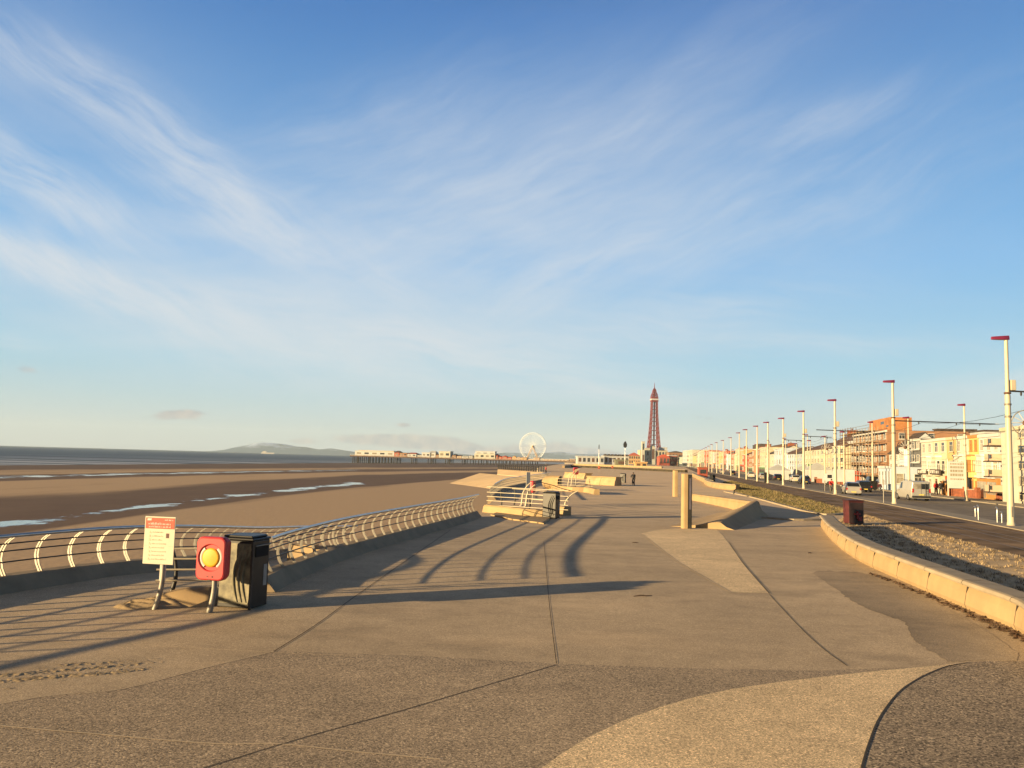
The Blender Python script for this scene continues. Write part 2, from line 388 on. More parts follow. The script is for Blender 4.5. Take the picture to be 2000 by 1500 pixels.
# ------------------------------------------------------------------ ground of the place
edge = [(-40, -60), (-24, -20), (-20, -5), (-14.6, 7.8), (-12.4, 12), (-10.9, 17.2), (-9.6, 20.2), (-6.2, 20.6), (-5.6, 22.6), (-5.0, 25.6), (-3.7, 32.5), (-1.9, 42.7), (-1.6, 47), (-.6, 81), (6.6, 132), (7.5, 170), (8.5, 230), (11, 330), (24, 480), (44, 700), (78, 1000), (120, 1500), (140, 2100)]
prom_out = [Vector((x, y, 0)) for x, y in edge]+[off(-5.5, y) for y in reversed(YS)]
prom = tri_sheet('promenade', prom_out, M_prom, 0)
mb = MB()
for a, b in zip(edge, edge[1:]):
    mb.add([(a[0], a[1], -.002), (b[0], b[1], -.002), (b[0]-.6, b[1], -9), (a[0]-.6, a[1], -9)], [(0, 1, 2, 3)], M_cap)
tag(mb.build('sea_wall'), 'concrete sea wall dropping from the promenade edge to the beach', 'sea wall')
inland = tri_sheet('ground', [off(-7, -75, -.15), off(400, -75, -.15), Vector((3500, 200, -.15)), Vector((9000, 6000, -.15)), Vector((3500, 13000, -.15)), Vector((160, 2300, -.15))]+[off(-7, y, -.15) for y in reversed(YS)], M_pave)
strip('tram_track', -6.6, -.95, M_track, .004)
strip('kerb_strip', -.95, .75, M_pave, .05, zb=-.1)
strip('road', .75, 11.9, M_asph, -.06)
strip('pavement', 11.9, 15.2, M_pave, .03, zb=-.1)
strip('forecourt', 15.2, 60, M_pave, -.03)
mb = MB()
for k in (-5.4, -4.0, -3.2, -1.75):
    ys = [y for y in YS if y < 800]; vs = []
    for y in ys: vs += [off(k-.05, y, .012), off(k+.05, y, .012)]
    mb.add(vs, [(2*i, 2*i+1, 2*i+3, 2*i+2) for i in range(len(ys)-1)], M_rail)
tag(mb.build('tram_rails'), kind='structure')
mb = MB(); y = -60
while y < 420:                                      # worn white lane dashes, laid as sheets
    a0, a1, b0, b1 = off(6.2, y, -.054), off(6.32, y, -.054), off(6.2, y+2.5, -.054), off(6.32, y+2.5, -.054)
    mb.add([a0, a1, b1, b0], [(0, 1, 2, 3)], M_kerb); y += 7
tag(mb.build('lane_markings'), kind='structure')
# panels, joints and stains of the promenade floor
def P(pts, z=0): return [G(x, y, z) for x, y in pts]
def decal(name, px, m, z, tone=None): return tri_sheet(name, smooth_outline(px), m, z, tone)
def smooth_outline(px): return [G(*p) for p in px]
pale_edge = [(1040, 1515), (1090, 1477), (1150, 1440), (1215, 1409), (1290, 1381), (1360, 1361), (1430, 1346), (1510, 1334), (1600, 1323), (1700, 1312), (1800, 1303), (1850, 1298), (1890, 1294)]
dark_edge = [(1680, 1510), (1688, 1482), (1698, 1450), (1708, 1424), (1722, 1395), (1742, 1365), (1768, 1341), (1800, 1320), (1840, 1304), (1890, 1294), (1945, 1292), (2010, 1293)]
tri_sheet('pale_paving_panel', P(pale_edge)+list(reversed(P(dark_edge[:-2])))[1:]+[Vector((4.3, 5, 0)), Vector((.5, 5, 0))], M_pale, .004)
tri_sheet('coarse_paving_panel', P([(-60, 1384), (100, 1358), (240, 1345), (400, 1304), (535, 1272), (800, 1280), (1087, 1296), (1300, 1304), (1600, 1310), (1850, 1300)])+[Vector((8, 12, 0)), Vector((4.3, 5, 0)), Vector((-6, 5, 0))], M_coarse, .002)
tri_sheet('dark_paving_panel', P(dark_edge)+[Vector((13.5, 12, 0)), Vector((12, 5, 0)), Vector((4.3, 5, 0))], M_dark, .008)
tri_sheet('pale_paving_wedge', P([(1253, 1042), (1285, 1035), (1335, 1032), (1398, 1032), (1412, 1046), (1450, 1098), (1503, 1159), (1428, 1157), (1380, 1130), (1320, 1094), (1280, 1066)]), M_pale, .004)
random.seed(3)
damp_px = [(1586, 1120), (1600, 1115), (1650, 1116), (1700, 1121), (1760, 1142), (1850, 1188), (1930, 1235), (1990, 1275), (1985, 1290), (1890, 1291), (1852, 1293), (1832, 1280), (1800, 1262), (1785, 1250), (1778, 1238), (1768, 1216), (1740, 1206), (1690, 1188), (1660, 1172), (1640, 1155), (1615, 1140)]
damp_t = [-.2, -.47, -.4, -.36, -.2, -.08, 0, 0, 0, -.2, -.34, -.36, -.36, -.47, -.47, -.47, -.47, -.47, -.47, -.47, -.34]
dp = []; dt = []
for i, (a, b) in enumerate(zip(damp_px, damp_px[1:]+damp_px[:1])):
    for k in range(5):
        t = k/5; j = 2.2*(1 if k else .3)
        dp.append((lerp(a[0], b[0], t)+random.uniform(-j, j)*1.6, lerp(a[1], b[1], t)+random.uniform(-j, j)*.6)); dt.append(lerp(damp_t[i], damp_t[(i+1) % len(damp_t)], t))
tri_sheet('damp_patch', P(dp), M_prom, .004, dt)
def line_strip(mb, px, w, m, z=.006):
    pts = [p for p in (G(x, y, z) for x, y in px)]; pts = smooth_path(pts, 4) if len(pts) > 2 else pts
    for a, b in zip(pts, pts[1:]):
        d = (b-a).normalized(); r = Vector((d.y, -d.x, 0))*w/2
        mb.add([a-r, b-r, b+r, a+r], [(0, 1, 2, 3)], m)
mb = MB()
line_strip(mb, [(1062, 1058), (1066, 1100), (1072, 1170), (1080, 1240), (1087, 1296)], .013, M_joint)
line_strip(mb, [(1087, 1298), (950, 1338), (800, 1383), (640, 1427), (520, 1462), (360, 1512)], .016, M_joint)
line_strip(mb, [(880, 1035), (800, 1090), (700, 1160), (620, 1218), (535, 1272)], .02, M_joint)
line_strip(mb, [(535, 1272), (400, 1304), (240, 1345), (100, 1358), (-10, 1376)], .018, M_chalk)
line_strip(mb, [(1424, 1058), (1450, 1098), (1503, 1159)], .024, M_joint, .012)
line_strip(mb, [(1503, 1161), (1560, 1222), (1610, 1268), (1655, 1300)], .018, M_joint)
line_strip(mb, [(0, 1417), (200, 1434), (420, 1452), (540, 1452), (700, 1468), (860, 1482)], .022, M_chalk)
line_strip(mb, [(260, 1258), (540, 1274), (700, 1280)], .014, M_chalk)
line_strip(mb, [(700, 1200), (900, 1204), (1100, 1210), (1300, 1218), (1600, 1238), (1780, 1242)], .012, M_chalk)
line_strip(mb, [(1340, 1154), (1460, 1158)], .02, M_chalk, .012)
line_strip(mb, [(0, 1245), (90, 1250), (140, 1254)], .02, M_chalk)
line_strip(mb, [(1254, 1043), (1320, 1094), (1428, 1157)], .03, M_chalk, .012)
line_strip(mb, [(900, 1169), (1000, 1162), (1100, 1154)], .02, M_chalk)
line_strip(mb, [(1683, 1500), (1698, 1450), (1722, 1395), (1768, 1341), (1840, 1304), (1890, 1294)], .026, M_joint, .013)
tag(mb.build('paving_joints', fix=False), kind='structure')
mb = MB()
random.seed(11)
for (a, b) in [((1700, 1120), (2010, 1252))]:                 # line of dry weed washed against the seat wall
    for i in range(260):
        t = random.random(); x = lerp(a[0], b[0], t); y = lerp(a[1], b[1], t**1.08)+random.gauss(0, 3.0*(.4+t))
        p = G(x, y, .01); s_ = random.uniform(.02, .07); an = random.uniform(0, 6.3)
        d = Vector((math.cos(an), math.sin(an), 0))*s_; e = Vector((-d.y, d.x, 0))*.4
        mb.add([p-d-e, p+d-e, p+d+e, p-d+e, p+Vector((0, 0, .035*random.random()+.01))], [(0, 1, 4), (1, 2, 4), (2, 3, 4), (3, 0, 4)], mat('dry_weed', (.10, .055, .03), .9, 0, .4, 9))
tag(mb.build('weed_line'), 'line of dark dry weed washed against the foot of the curved seat wall', 'seaweed', kind='stuff')

# beach: one sheet sloping to the sea, with wet bands and pools where the tide left them
cols = [-400, 0, 250, 500, 700, 900, 1300]
keys = [('sea', 1, 0, (907, 906, 906, 905, 906, 907, 908)), ('a', .9, 0, (918, 916, 914, 913, 911.5, 911, 910)), ('b', .25, 0, (922, 919, 917, 916, 914, 914, 912)), ('c', .2, 0, (929, 926, 922, 918.5, 916, 915, 913)),
        ('d', 1, 1, (936, 932, 926, 921, 918, 917, 914)), ('e', .8, .1, (941, 937, 930, 924, 920, 918, 915)), ('f', .1, 0, (948, 942, 934, 927.5, 923, 920, 916)), ('g', .12, 0, (976, 962, 950, 934, 926, 922, 917)),
        ('h', .72, 0, (1000, 980, 964, 943, 930, 924, 919)), ('i', .8, .2, (1032, 1011, 984, 956, 938, 927, 920)), ('j', 1, 1, (1046, 1024, 994, 964, 945, 931, 921)), ('k', .9, .15, (1062, 1040, 1004, 970, 949, 934, 923)),
        ('l', .22, 0, (1076, 1052, 1013, 976, 953, 937, 926)), ('m', .0, 0, (1086, 1062, 1022, 982, 958, 941, 930))]
def wetness(px, py):
    px = min(max(px, cols[0]), cols[-1])
    for i in range(len(cols)-1):
        if cols[i] <= px <= cols[i+1]: t = (px-cols[i])/(cols[i+1]-cols[i]); break
    ys = [lerp(k[3][i], k[3][i+1], t) for k in keys]
    if py <= ys[0]: return 1, 0
    for j in range(len(ys)-1):
        if ys[j] <= py <= ys[j+1]:
            u = (py-ys[j])/(ys[j+1]-ys[j]); u = u*u*(3-2*u)
            pl = lerp(keys[j][2], keys[j+1][2], u)
            if px > 690: pl *= max(0, 1-(px-690)/60)
            return lerp(keys[j][1], keys[j+1][1], u), pl
    return 0, 0
def edge_x(Yd):
    for a, b in zip(edge, edge[1:]):
        if a[1] <= Yd <= b[1]: return lerp(a[0], b[0], (Yd-a[1])/(b[1]-a[1]+1e-9))
    return edge[-1][0] if Yd > 2000 else edge[0][0]
def beach_z(x, y):
    return -3.0-5.0*max(0, min(1.6, (edge_x(y)-x)/300.0))
ds = []; py = 1240.0
while py > 903.2:
    ds.append(6.5*FPX/(py-896.5)); py -= 1.15 if py < 1080 else 4
bv = []; bf = []; wa = []; pa = []; NA = 230
azs = [lerp(-.95, .12, i/(NA-1)) for i in range(NA)]
for d in ds:
    for a in azs:
        x, y = d*math.tan(a), d; z = beach_z(x, y); bv.append((x, y, z)); q = proj((x, y, z)); w_, p_ = wetness(*q); wa.append(w_); pa.append(p_)
for i in range(len(ds)-1):
    for j in range(NA-1):
        k = i*NA+j
        if bv[k][0] < edge_x(bv[k][1])+5: bf.append((k, k+1, k+NA+1, k+NA))
me = bpy.data.meshes.new('beach'); me.from_pydata(bv, [], bf)
for nm, arr in (('wet', wa), ('pool', pa)):
    me.attributes.new(nm, 'FLOAT', 'POINT').data.foreach_set('value', arr)
M = bpy.data.materials.new('beach_sand'); M.use_nodes = True; t_ = M.node_tree; n = NT(t_); p = t_.nodes['Principled BSDF']
co = n.n('ShaderNodeNewGeometry').outputs['Position']
wet = n.n('ShaderNodeAttribute', attribute_name='wet').outputs['Fac']; pool = n.n('ShaderNodeAttribute', attribute_name='pool').outputs['Fac']
n1 = n.noise(n.mapn(co, rot=(0, 0, -.35), sc=(.6, .16, 1)), .12, 6, .65); n2 = n.noise(n.mapn(co, rot=(0, 0, -.1), sc=(.75, .5, 1)), .17, 7, .68)
wf = n.m('ADD', wet, n.m('MULTIPLY', n.m('SUBTRACT', n1.outputs[0], .5), .9)); wf = n.ramp(wf, [(.18, 0), (.62, 1)])
fine = n.noise(co, 3, 5, .7)
dry = n.mix(n.ramp(fine.outputs[0], [(.3, 0), (.7, 1)]), (.35, .255, .165), (.43, .315, .205))
wetc = n.mix(n2.outputs[0], (.095, .066, .048), (.175, .12, .08))
pf = n.m('ADD', pool, n.m('MULTIPLY', n.m('SUBTRACT', n2.outputs[0], .5), 3.6)); pf = n.m('MULTIPLY', pf, n.ramp(pool, [(.05, 0), (.3, 1)])); pf = n.ramp(pf, [(.82, 0), (1.0, 1)])
c = n.mix(wf, dry, wetc); c = n.mix(pf, c, (.05, .06, .065)); n.l(c, p.inputs['Base Color'])
n.l(n.m('SUBTRACT', n.m('SUBTRACT', .95, n.m('MULTIPLY', wf, .15)), n.m('MULTIPLY', pf, .72)), p.inputs['Roughness'])
n.l(n.m('ADD', n.m('MULTIPLY', pf, .6), .08), p.inputs['Specular IOR Level'])
rp = n.noise(n.mapn(co, rot=(0, 0, .3), sc=(1, .35, 1)), 2.2, 4, .6)
b = n.n('ShaderNodeBump'); n.l(n.m('MULTIPLY', n.m('SUBTRACT', 1.0, pf), .5), b.inputs['Strength']); b.inputs['Distance'].default_value = .08
n.l(rp.outputs[0], b.inputs['Height']); n.l(b.outputs[0], p.inputs['Normal'])
me.materials.append(M); o = bpy.data.objects.new('beach', me); COL.objects.link(o); o['kind'] = 'structure'

# sea: a sheet to the horizon, dull slate, with lines of surf at the edge of the sand
sv = []; sf = []; fo = []; SA = 60
sds = [60, 150, 250, 330, 400, 450, 480, 500, 520, 540, 570, 600, 640, 690, 760, 850, 1000, 1200, 1600, 2400, 4000, 7000, 14500]
for d in sds:
    for i in range(SA):
        a = lerp(-1.0, .16, i/(SA-1)); sv.append((d*math.tan(a), d, -8.0))
for i in range(len(sds)-1):
    for j in range(SA-1): k = i*SA+j; sf.append((k, k+1, k+SA+1, k+SA))
me = bpy.data.meshes.new('sea'); me.from_pydata(sv, [], sf)
M = bpy.data.materials.new('sea_water'); M.use_nodes = True; t_ = M.node_tree; n = NT(t_); p = t_.nodes['Principled BSDF']
co = n.n('ShaderNodeNewGeometry').outputs['Position']
s1 = n.noise(n.mapn(co, rot=(0, 0, .12), sc=(.12, 1, 1)), .05, 6, .7)
s2 = n.noise(n.mapn(co, rot=(0, 0, .12), sc=(.06, 1, 1)), .035, 4, .6)
spx = n.n('ShaderNodeSeparateXYZ'); n.l(co, spx.inputs[0])
shore = n.m('SUBTRACT', n.m('MULTIPLY', spx.outputs[1], .11), spx.outputs[0])            # metres out from the coast line
near = n.ramp(n.m('DIVIDE', shore, 1500), [(.2, 1), (.36, .55), (.55, .0)])
fm = n.ramp(n.m('ADD', s2.outputs[0], n.m('MULTIPLY', near, .16)), [(.60, 0), (.70, 1)]); fm = n.m('MULTIPLY', fm, near)
n.l(n.mix(fm, n.mix(s1.outputs[0], (.014, .025, .038), (.042, .058, .078)), (.42, .43, .44)), p.inputs['Base Color'])
p.inputs['Roughness'].default_value = .55; p.inputs['Specular IOR Level'].default_value = .18
b = n.n('ShaderNodeBump'); b.inputs['Strength'].default_value = 1; b.inputs['Distance'].default_value = 1.2; n.l(s1.outputs[0], b.inputs['Height']); n.l(b.outputs[0], p.inputs['Normal'])
me.materials.append(M); o = bpy.data.objects.new('sea', me); COL.objects.link(o); o['kind'] = 'structure'

# ------------------------------------------------------------------ distant snowy hills across the bay
random.seed(5)
def hill(pxs, Yd, label_seed, depth=1800):
    mb = MB(); n_ = len(pxs); rows = 9; vs = []
    for i, (px, py) in enumerate(pxs):
        top = at(px, py, Yd); x = top.x
        for k in range(rows):
            t = k/(rows-1); s_ = math.sin(math.pi*t)**1.2
            vs.append((x+random.uniform(-40, 40), Yd-depth/2+depth*t, -9+(top.z+9)*s_*(1+random.uniform(-.08, .08)*(0 < k < rows-1 and k != rows//2))))
    fs = [(i*rows+k, i*rows+k+1, (i+1)*rows+k+1, (i+1)*rows+k) for i in range(n_-1) for k in range(rows-1)]
    M = MATS.get('hazed_hill_snow')
    if not M:
        M = bpy.data.materials.new('hazed_hill_snow'); M.use_nodes = True; q = NT(M.node_tree); pp = M.node_tree.nodes['Principled BSDF']
        gp = q.n('ShaderNodeNewGeometry').outputs['Position']; sx = q.n('ShaderNodeSeparateXYZ'); q.l(gp, sx.inputs[0])
        nn = q.noise(gp, .004, 5, .65)
        f = q.m('ADD', q.m('DIVIDE', sx.outputs[2], 200.0), q.m('MULTIPLY', q.m('SUBTRACT', nn.outputs[0], .5), 1.3))
        q.l(q.mix(q.ramp(f, [(.35, 0), (.8, 1)]), (.05, .09, .17), (.50, .64, .95)), pp.inputs['Base Color']); pp.inputs['Roughness'].default_value = 1; pp.inputs['Specular IOR Level'].default_value = 0  # rock and snow tinted blue: distance haze put into the colour
        MATS['hazed_hill_snow'] = M
    mb.add(vs, fs, M, True); o = mb.build('hills'); o['kind'] = 'structure'; return o
hill([(436, 881.5), (455, 877), (475, 871), (492, 869), (507, 866), (520, 864), (535, 866), (552, 867), (575, 872), (595, 873), (610, 876), (628, 878), (650, 876), (668, 879), (690, 883), (705, 886)], 12000, 1)
hill([(690, 889), (730, 886), (780, 884), (830, 887), (880, 885), (930, 889), (990, 884), (1040, 886), (1090, 882), (1140, 887), (1200, 886), (1260, 892), (1330, 898)], 12600, 2)

# ------------------------------------------------------------------ sea-front railing: a kerb upstand, paired curved bars, rails
HOOP = [(0, .0), (.10, .16), (.15, .34), (.13, .50), (.05, .64), (-.07, .75), (-.20, .83)]   # outwards, up from the upstand
def hooped_railing(path, label, up_h=.32, spacing=.9, zoff=None, simple=False):
    """path: foot of the hoops, sea on the LEFT of travel"""
    path = [Vector(p) for p in path]
    root = thing('sea_railing', label, 'railing', path[0], 0, 'curved steel railings along the sea wall')
    o0 = path[0]; rel = [p-o0 for p in path]
    mb = MB(); prof = [(-.30, -.3), (-.26, up_h), (.10, up_h), (.36, .0), (.36, -.3)]
    mb.sweep(prof, rel, mat('weathered_kerb_concrete', (.36, .28, .185), .85, 0, .15, 1.2, .3, 25, .2)); mb.build('upstand', root)
    pts = resample(rel, spacing)
    def nrm(pts, i):
        d = pts[min(i+1, len(pts)-1)]-pts[max(i-1, 0)]; d.z = 0; d.normalize(); return Vector((-d.y, d.x, 0)), d   # left = sea
    tops = []; rails = [[], [], []]
    hoops = []
    for i, p in enumerate(pts):
        L, d = nrm(pts, i)
        base = p+Vector((0, 0, up_h))
        tops.append(base+L*(-.20)+Vector((0, 0, .86)))
        for r_, k in enumerate((1.6, 3.0, 4.3)):
            a = HOOP[int(k)]; b = HOOP[int(k)+1]; f = k-int(k)
            rails[r_].append(base+L*lerp(a[0], b[0], f)+Vector((0, 0, lerp(a[1], b[1], f))))
        hoops.append((base, L, d))
    for (base, L, d) in hoops[:100]:
        mb = MB()
        for s_ in (-.035, .035):
            vs = []; n_ = len(HOOP)
            for j, (o_, h_) in enumerate(HOOP):
                wd = .029*(1-.45*j/(n_-1))
                for q in (-1, 1):
                    for e in (-1, 1): vs.append(L*(o_+q*wd)+d*(s_+e*.006)+Vector((0, 0, h_)))
            fs = []
            for j in range(n_-1):
                a = 4*j; b_ = 4*j+4
                fs += [(a, a+1, b_+1, b_), (a+1, a+3, b_+3, b_+1), (a+3, a+2, b_+2, b_+3), (a+2, a, b_, b_+2)]
            mb.add(vs, fs, M_cream if False else M_steel2)
        mb.build('hoop', root, loc=base)
    mb = MB(); mb.tube(tops, .043, M_steel, 8); mb.build('top_rail', root)
    for r_ in rails:
        mb = MB(); mb.tube(r_, .017, M_dark_metal, 6); mb.build('wire_rail', root)
    return root
r1 = smooth_path([(-27, -26, 0), (-21, -8, 0), (-17.2, 1, 0), (-14.4, 8, 0), (-12.3, 12.5, 0), (-11.0, 17.0, 0), (-10.0, 20.0, -.02), (-9.4, 22.5, -.15), (-9.15, 25.5, -.4), (-9.0, 30, -.8), (-8.6, 35, -1.15), (-7.6, 41, -1.6)], 6)
hooped_railing(r1, 'hooped steel railing that turns and drops down the beach ramp behind the red lifebuoy box')
r2 = smooth_path([(-5.5, 18.6, 0), (-5.45, 21, 0), (-5.0, 25.6, 0), (-3.75, 32.5, 0), (-2.5, 39, 0), (-1.75, 43.8, 0)], 6)
hooped_railing(r2, 'long hooped steel railing rising from behind the black litter bin into the distance')
r3 = smooth_path([(-1.3, 62, 0), (-.4, 81, 0), (2.6, 103, 0), (6.2, 128, 0)], 6)
hooped_railing(r3, 'far hooped railing along the top of the big sandy slab beyond the stair landing')
# ramp down to the beach between the two railings
mb = MB()
rp_ = [(-9.7, 20.2, -5.9, 20.6, .001), (-9.4, 22.5, -5.75, 22.6, -.14), (-9.2, 26, -5.1, 26, -.42), (-9.0, 30, -4.4, 30, -.8), (-8.6, 35, -3.4, 35, -1.15), (-7.6, 41, -2.2, 41, -1.6), (-6, 52, -1.2, 52, -3.2)]
vs = []
for a, b_, c_, d_, z in rp_: vs += [(a, b_, z), (c_, d_, z)]
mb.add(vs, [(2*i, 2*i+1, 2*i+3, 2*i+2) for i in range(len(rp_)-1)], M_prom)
mb.build('ramp')['kind'] = 'structure'
# stone block seat at the top of the ramp, seen through the railing
def stone_seat(name, label, cat, c, rz, L=1.4, H=.55, D=.5):
    root = thing(name, label, cat, c, rz)
    mb = MB(); mb.ext([(-L/2, 0, 0), (-L/2, D, 0), (-L/2, D*.9, H), (-L/2, .12, H), (-L/2, .05, H*.45)], (L*.62, 0, 0), M_rust); mb.build('seat_block', root, bevel=.03)
    mb = MB(); mb.ext([(L*.14, .03, 0), (L*.14, D, 0), (L*.14, D*.9, H*.82), (L*.14, .15, H*.82), (L*.14, .08, H*.4)], (L*.36, 0, 0), M_rust); mb.build('end_block', root, bevel=.03)
    return root
c = at(600, 1062, 29.0); stone_seat('block_bench', 'pale sandstone block seat beside the beach ramp, glimpsed through the curved railing', 'bench', (c.x, c.y, -.85), math.radians(-12), 1.5, .75, .6)

# ------------------------------------------------------------------ beach head groups: sign, lifebuoy box, bin, four-rail fence, concrete nose
def arc_post(mb, p0, lean, h, r0, r1, m, bow=.10, seg=10):
    pts = []; rs = []
    for i in range(9):
        t = i/8; pts.append(Vector(p0)+Vector((lean*t+bow*math.sin(math.pi*t)*.9, 0, h*t))); rs.append(lerp(r0, r1, t))
    mb.tube(pts, rs, m, seg)
def warning_sign(loc, rz, label, sc=1, far=False):
    root = thing('warning_sign', label, 'sign', loc, rz, 'beach warning signs'); root.scale = (sc, sc, sc)
    mb = MB(); arc_post(mb, (-.03, .03, 0), .12, .95, .055, .04, M_steel2, .06); mb.build('post', root)
    mb = MB(); mb.box((.03, .015, .55), (.15, .045, .92), M_white); mb.build('bracket', root, bevel=.008)
    mb = MB(); mb.box((-.32, -.02, .87), (.32, .0, 1.79), M_sign); mb.build('panel', root, bevel=.008)
    if not far:
        mb = MB(); mb.box((-.30, -.026, 1.555), (.30, -.0205, 1.765), M_signred); mb.build('header', root)
        random.seed(2)
        def words(name, x0, x1, z, h, m, y=-.030):
            mb = MB(); x = x0
            while x < x1-.01:
                w = min(random.uniform(.02, .07), x1-x); xx = x
                while xx < x+w-.004:
                    g = random.uniform(.004, .009); hh = h*random.choice((.62, .62, .7, 1)); mb.box((xx, y, z), (xx+g, y+.003, z+hh), m); xx += g+.004
                x += w+.014
            mb.build(name, root)
        mb = MB(); mb.ext([(-.27, -.03, 1.71), (-.185, -.03, 1.71), (-.175, -.03, 1.75), (-.265, -.03, 1.75)], (0, .003, 0), M_white); mb.build('emblem', root)
        words('lettering', .10, .28, 1.715, .03, M_white)
        words('lettering', -.24, .24, 1.632, .042, M_white); words('lettering', -.23, .23, 1.578, .038, M_white)
        for k in range(8):
            z = 1.475-k*.074
            mb = MB(); mb.ext([(-.225, -.024, z-.012), (-.175, -.024, z-.012), (-.20, -.024, z+.036)], (0, .003, 0), M_ink); mb.build('symbol', root)
            words('lettering', -.15, (.08 if k in (0, 1, 2) else .13)+random.uniform(-.03, .03), z, .026, M_ink, -.0235)
        mb = MB(); mb.box((.14, -.024, 1.38), (.20, -.0205, 1.47), M_maroon); mb.build('notice_picture', root)
        mb = MB(); mb.box((-.32, -.0225, 1.222), (.32, -.0203, 1.226), M_ink); mb.build('panel_seam', root)
    return root
def rrect(w, h, r, n=6):
    out = []
    for cx, cz, a0 in ((w/2-r, h/2-r, 0), (-w/2+r, h/2-r, 90), (-w/2+r, -h/2+r, 180), (w/2-r, -h/2+r, 270)):
        for k in range(n+1):
            a = math.radians(a0+90*k/n); out.append((cx+r*math.cos(a), cz+r*math.sin(a)))
    return out
def lifebuoy_box(loc, rz, label, z0=.62):
    root = thing('lifebuoy_box', label, 'lifebuoy box', loc, rz, 'red lifebuoy boxes'); w, h, d = .63, .83, .24
    mb = MB(); arc_post(mb, (-.04, .02, 0), .06, z0+.15, .06, .045, M_steel2, .05); mb.build('post', root)
    zc = z0+h/2; mb = MB(); n_ = 56
    def rr(w_, h_, r_):                       # rounded rectangle sampled at even bearings from the ring's centre
        out = []
        for k in range(n_):
            a = 2*math.pi*k/n_; ca, sa = math.cos(a), math.sin(a); lo, hi = 0, 2
            for _ in range(26):
                t = (lo+hi)/2; x, z = abs(ca*t), abs(sa*t+.02); dx, dz = max(0, x-(w_/2-r_)), max(0, z-(h_/2-r_))
                ok = x <= w_/2 and z <= h_/2 and math.hypot(dx, dz) <= r_
                lo, hi = (t, hi) if ok else (lo, t)
            out.append((ca*lo, sa*lo+.02))
        return out
    R_ = .252; cc = [(math.cos(2*math.pi*k/n_), math.sin(2*math.pi*k/n_)) for k in range(n_)]
    lay = [[(a, d/2, b) for a, b in rr(w-.06, h-.06, .1)], [(a, .03, b) for a, b in rr(w, h, .12)], [(a, -d/2+.05, b) for a, b in rr(w, h, .12)], [(a, -d/2+.014, b) for a, b in rr(w-.03, h-.03, .11)], [(a, -d/2, b) for a, b in rr(w-.07, h-.07, .1)],
           [(a*R_*1.05, -d/2, b*R_*1.05+.02) for a, b in cc], [(a*R_, -d/2+.012, b*R_+.02) for a, b in cc], [(a*R_*.97, -d/2+.036, b*R_*.97+.02) for a, b in cc]]
    vs = [(x, y, z+zc) for L_ in lay for x, y, z in L_]
    for i in range(len(lay)-1):
        mb.add(vs, [(i*n_+k, i*n_+(k+1) % n_, (i+1)*n_+(k+1) % n_, (i+1)*n_+k) for k in range(n_)], M_red, False)
    mb.add(vs[:n_], [tuple(range(n_))], M_red); mb.add(vs[-n_:], [tuple(range(n_))], M_red)
    mb.build('housing', root)
    mb = MB()
    for a0, a1 in ((-52, 52), (128, 232)):
        ring = []
        for k in range(13):
            a = math.radians(lerp(a0, a1, k/12)); ring.append((math.cos(a), math.sin(a)))
        vs = []
        for cx, cz in ring:
            for rr, yy in ((.186, -.088), (.212, -.112), (.240, -.088)): vs.append((cx*rr, yy, cz*rr+zc+.02))
        mb.add(vs, [(3*i+j, 3*i+j+1, 3*i+j+4, 3*i+j+3) for i in range(12) for j in range(2)], M_white, True)
    mb.build('lifebuoy', root)
    mb = MB(); mb.lathe([(.0001, -.119), (.14, -.117), (.176, -.111), (.183, -.08)], M_orange, 28, (0, 0, zc+.02), 'y'); mb.build('centre_disc', root)
    mb = MB()
    for k in range(3): mb.box((-.06, -.1215, zc+.02-.05+k*.04), (.06+(-.02 if k == 2 else 0), -.119, zc+.026-.05+k*.04), mat('faded_print', (.70, .42, .05), .6))
    mb.build('lettering', root)
    mb = MB(); mb.box((-.06, -.124, zc-.345), (-.02, -.1205, zc-.325), M_maroon); mb.box((.05, -.124, zc-.352), (.062, -.1205, zc-.322), M_black); mb.box((.07, -.124, zc-.352), (.082, -.1205, zc-.322), M_black); mb.box((-.04, -.115, zc-.408), (.02, -.1, zc-.392), M_black); mb.build('vent_marks', root)
    return root
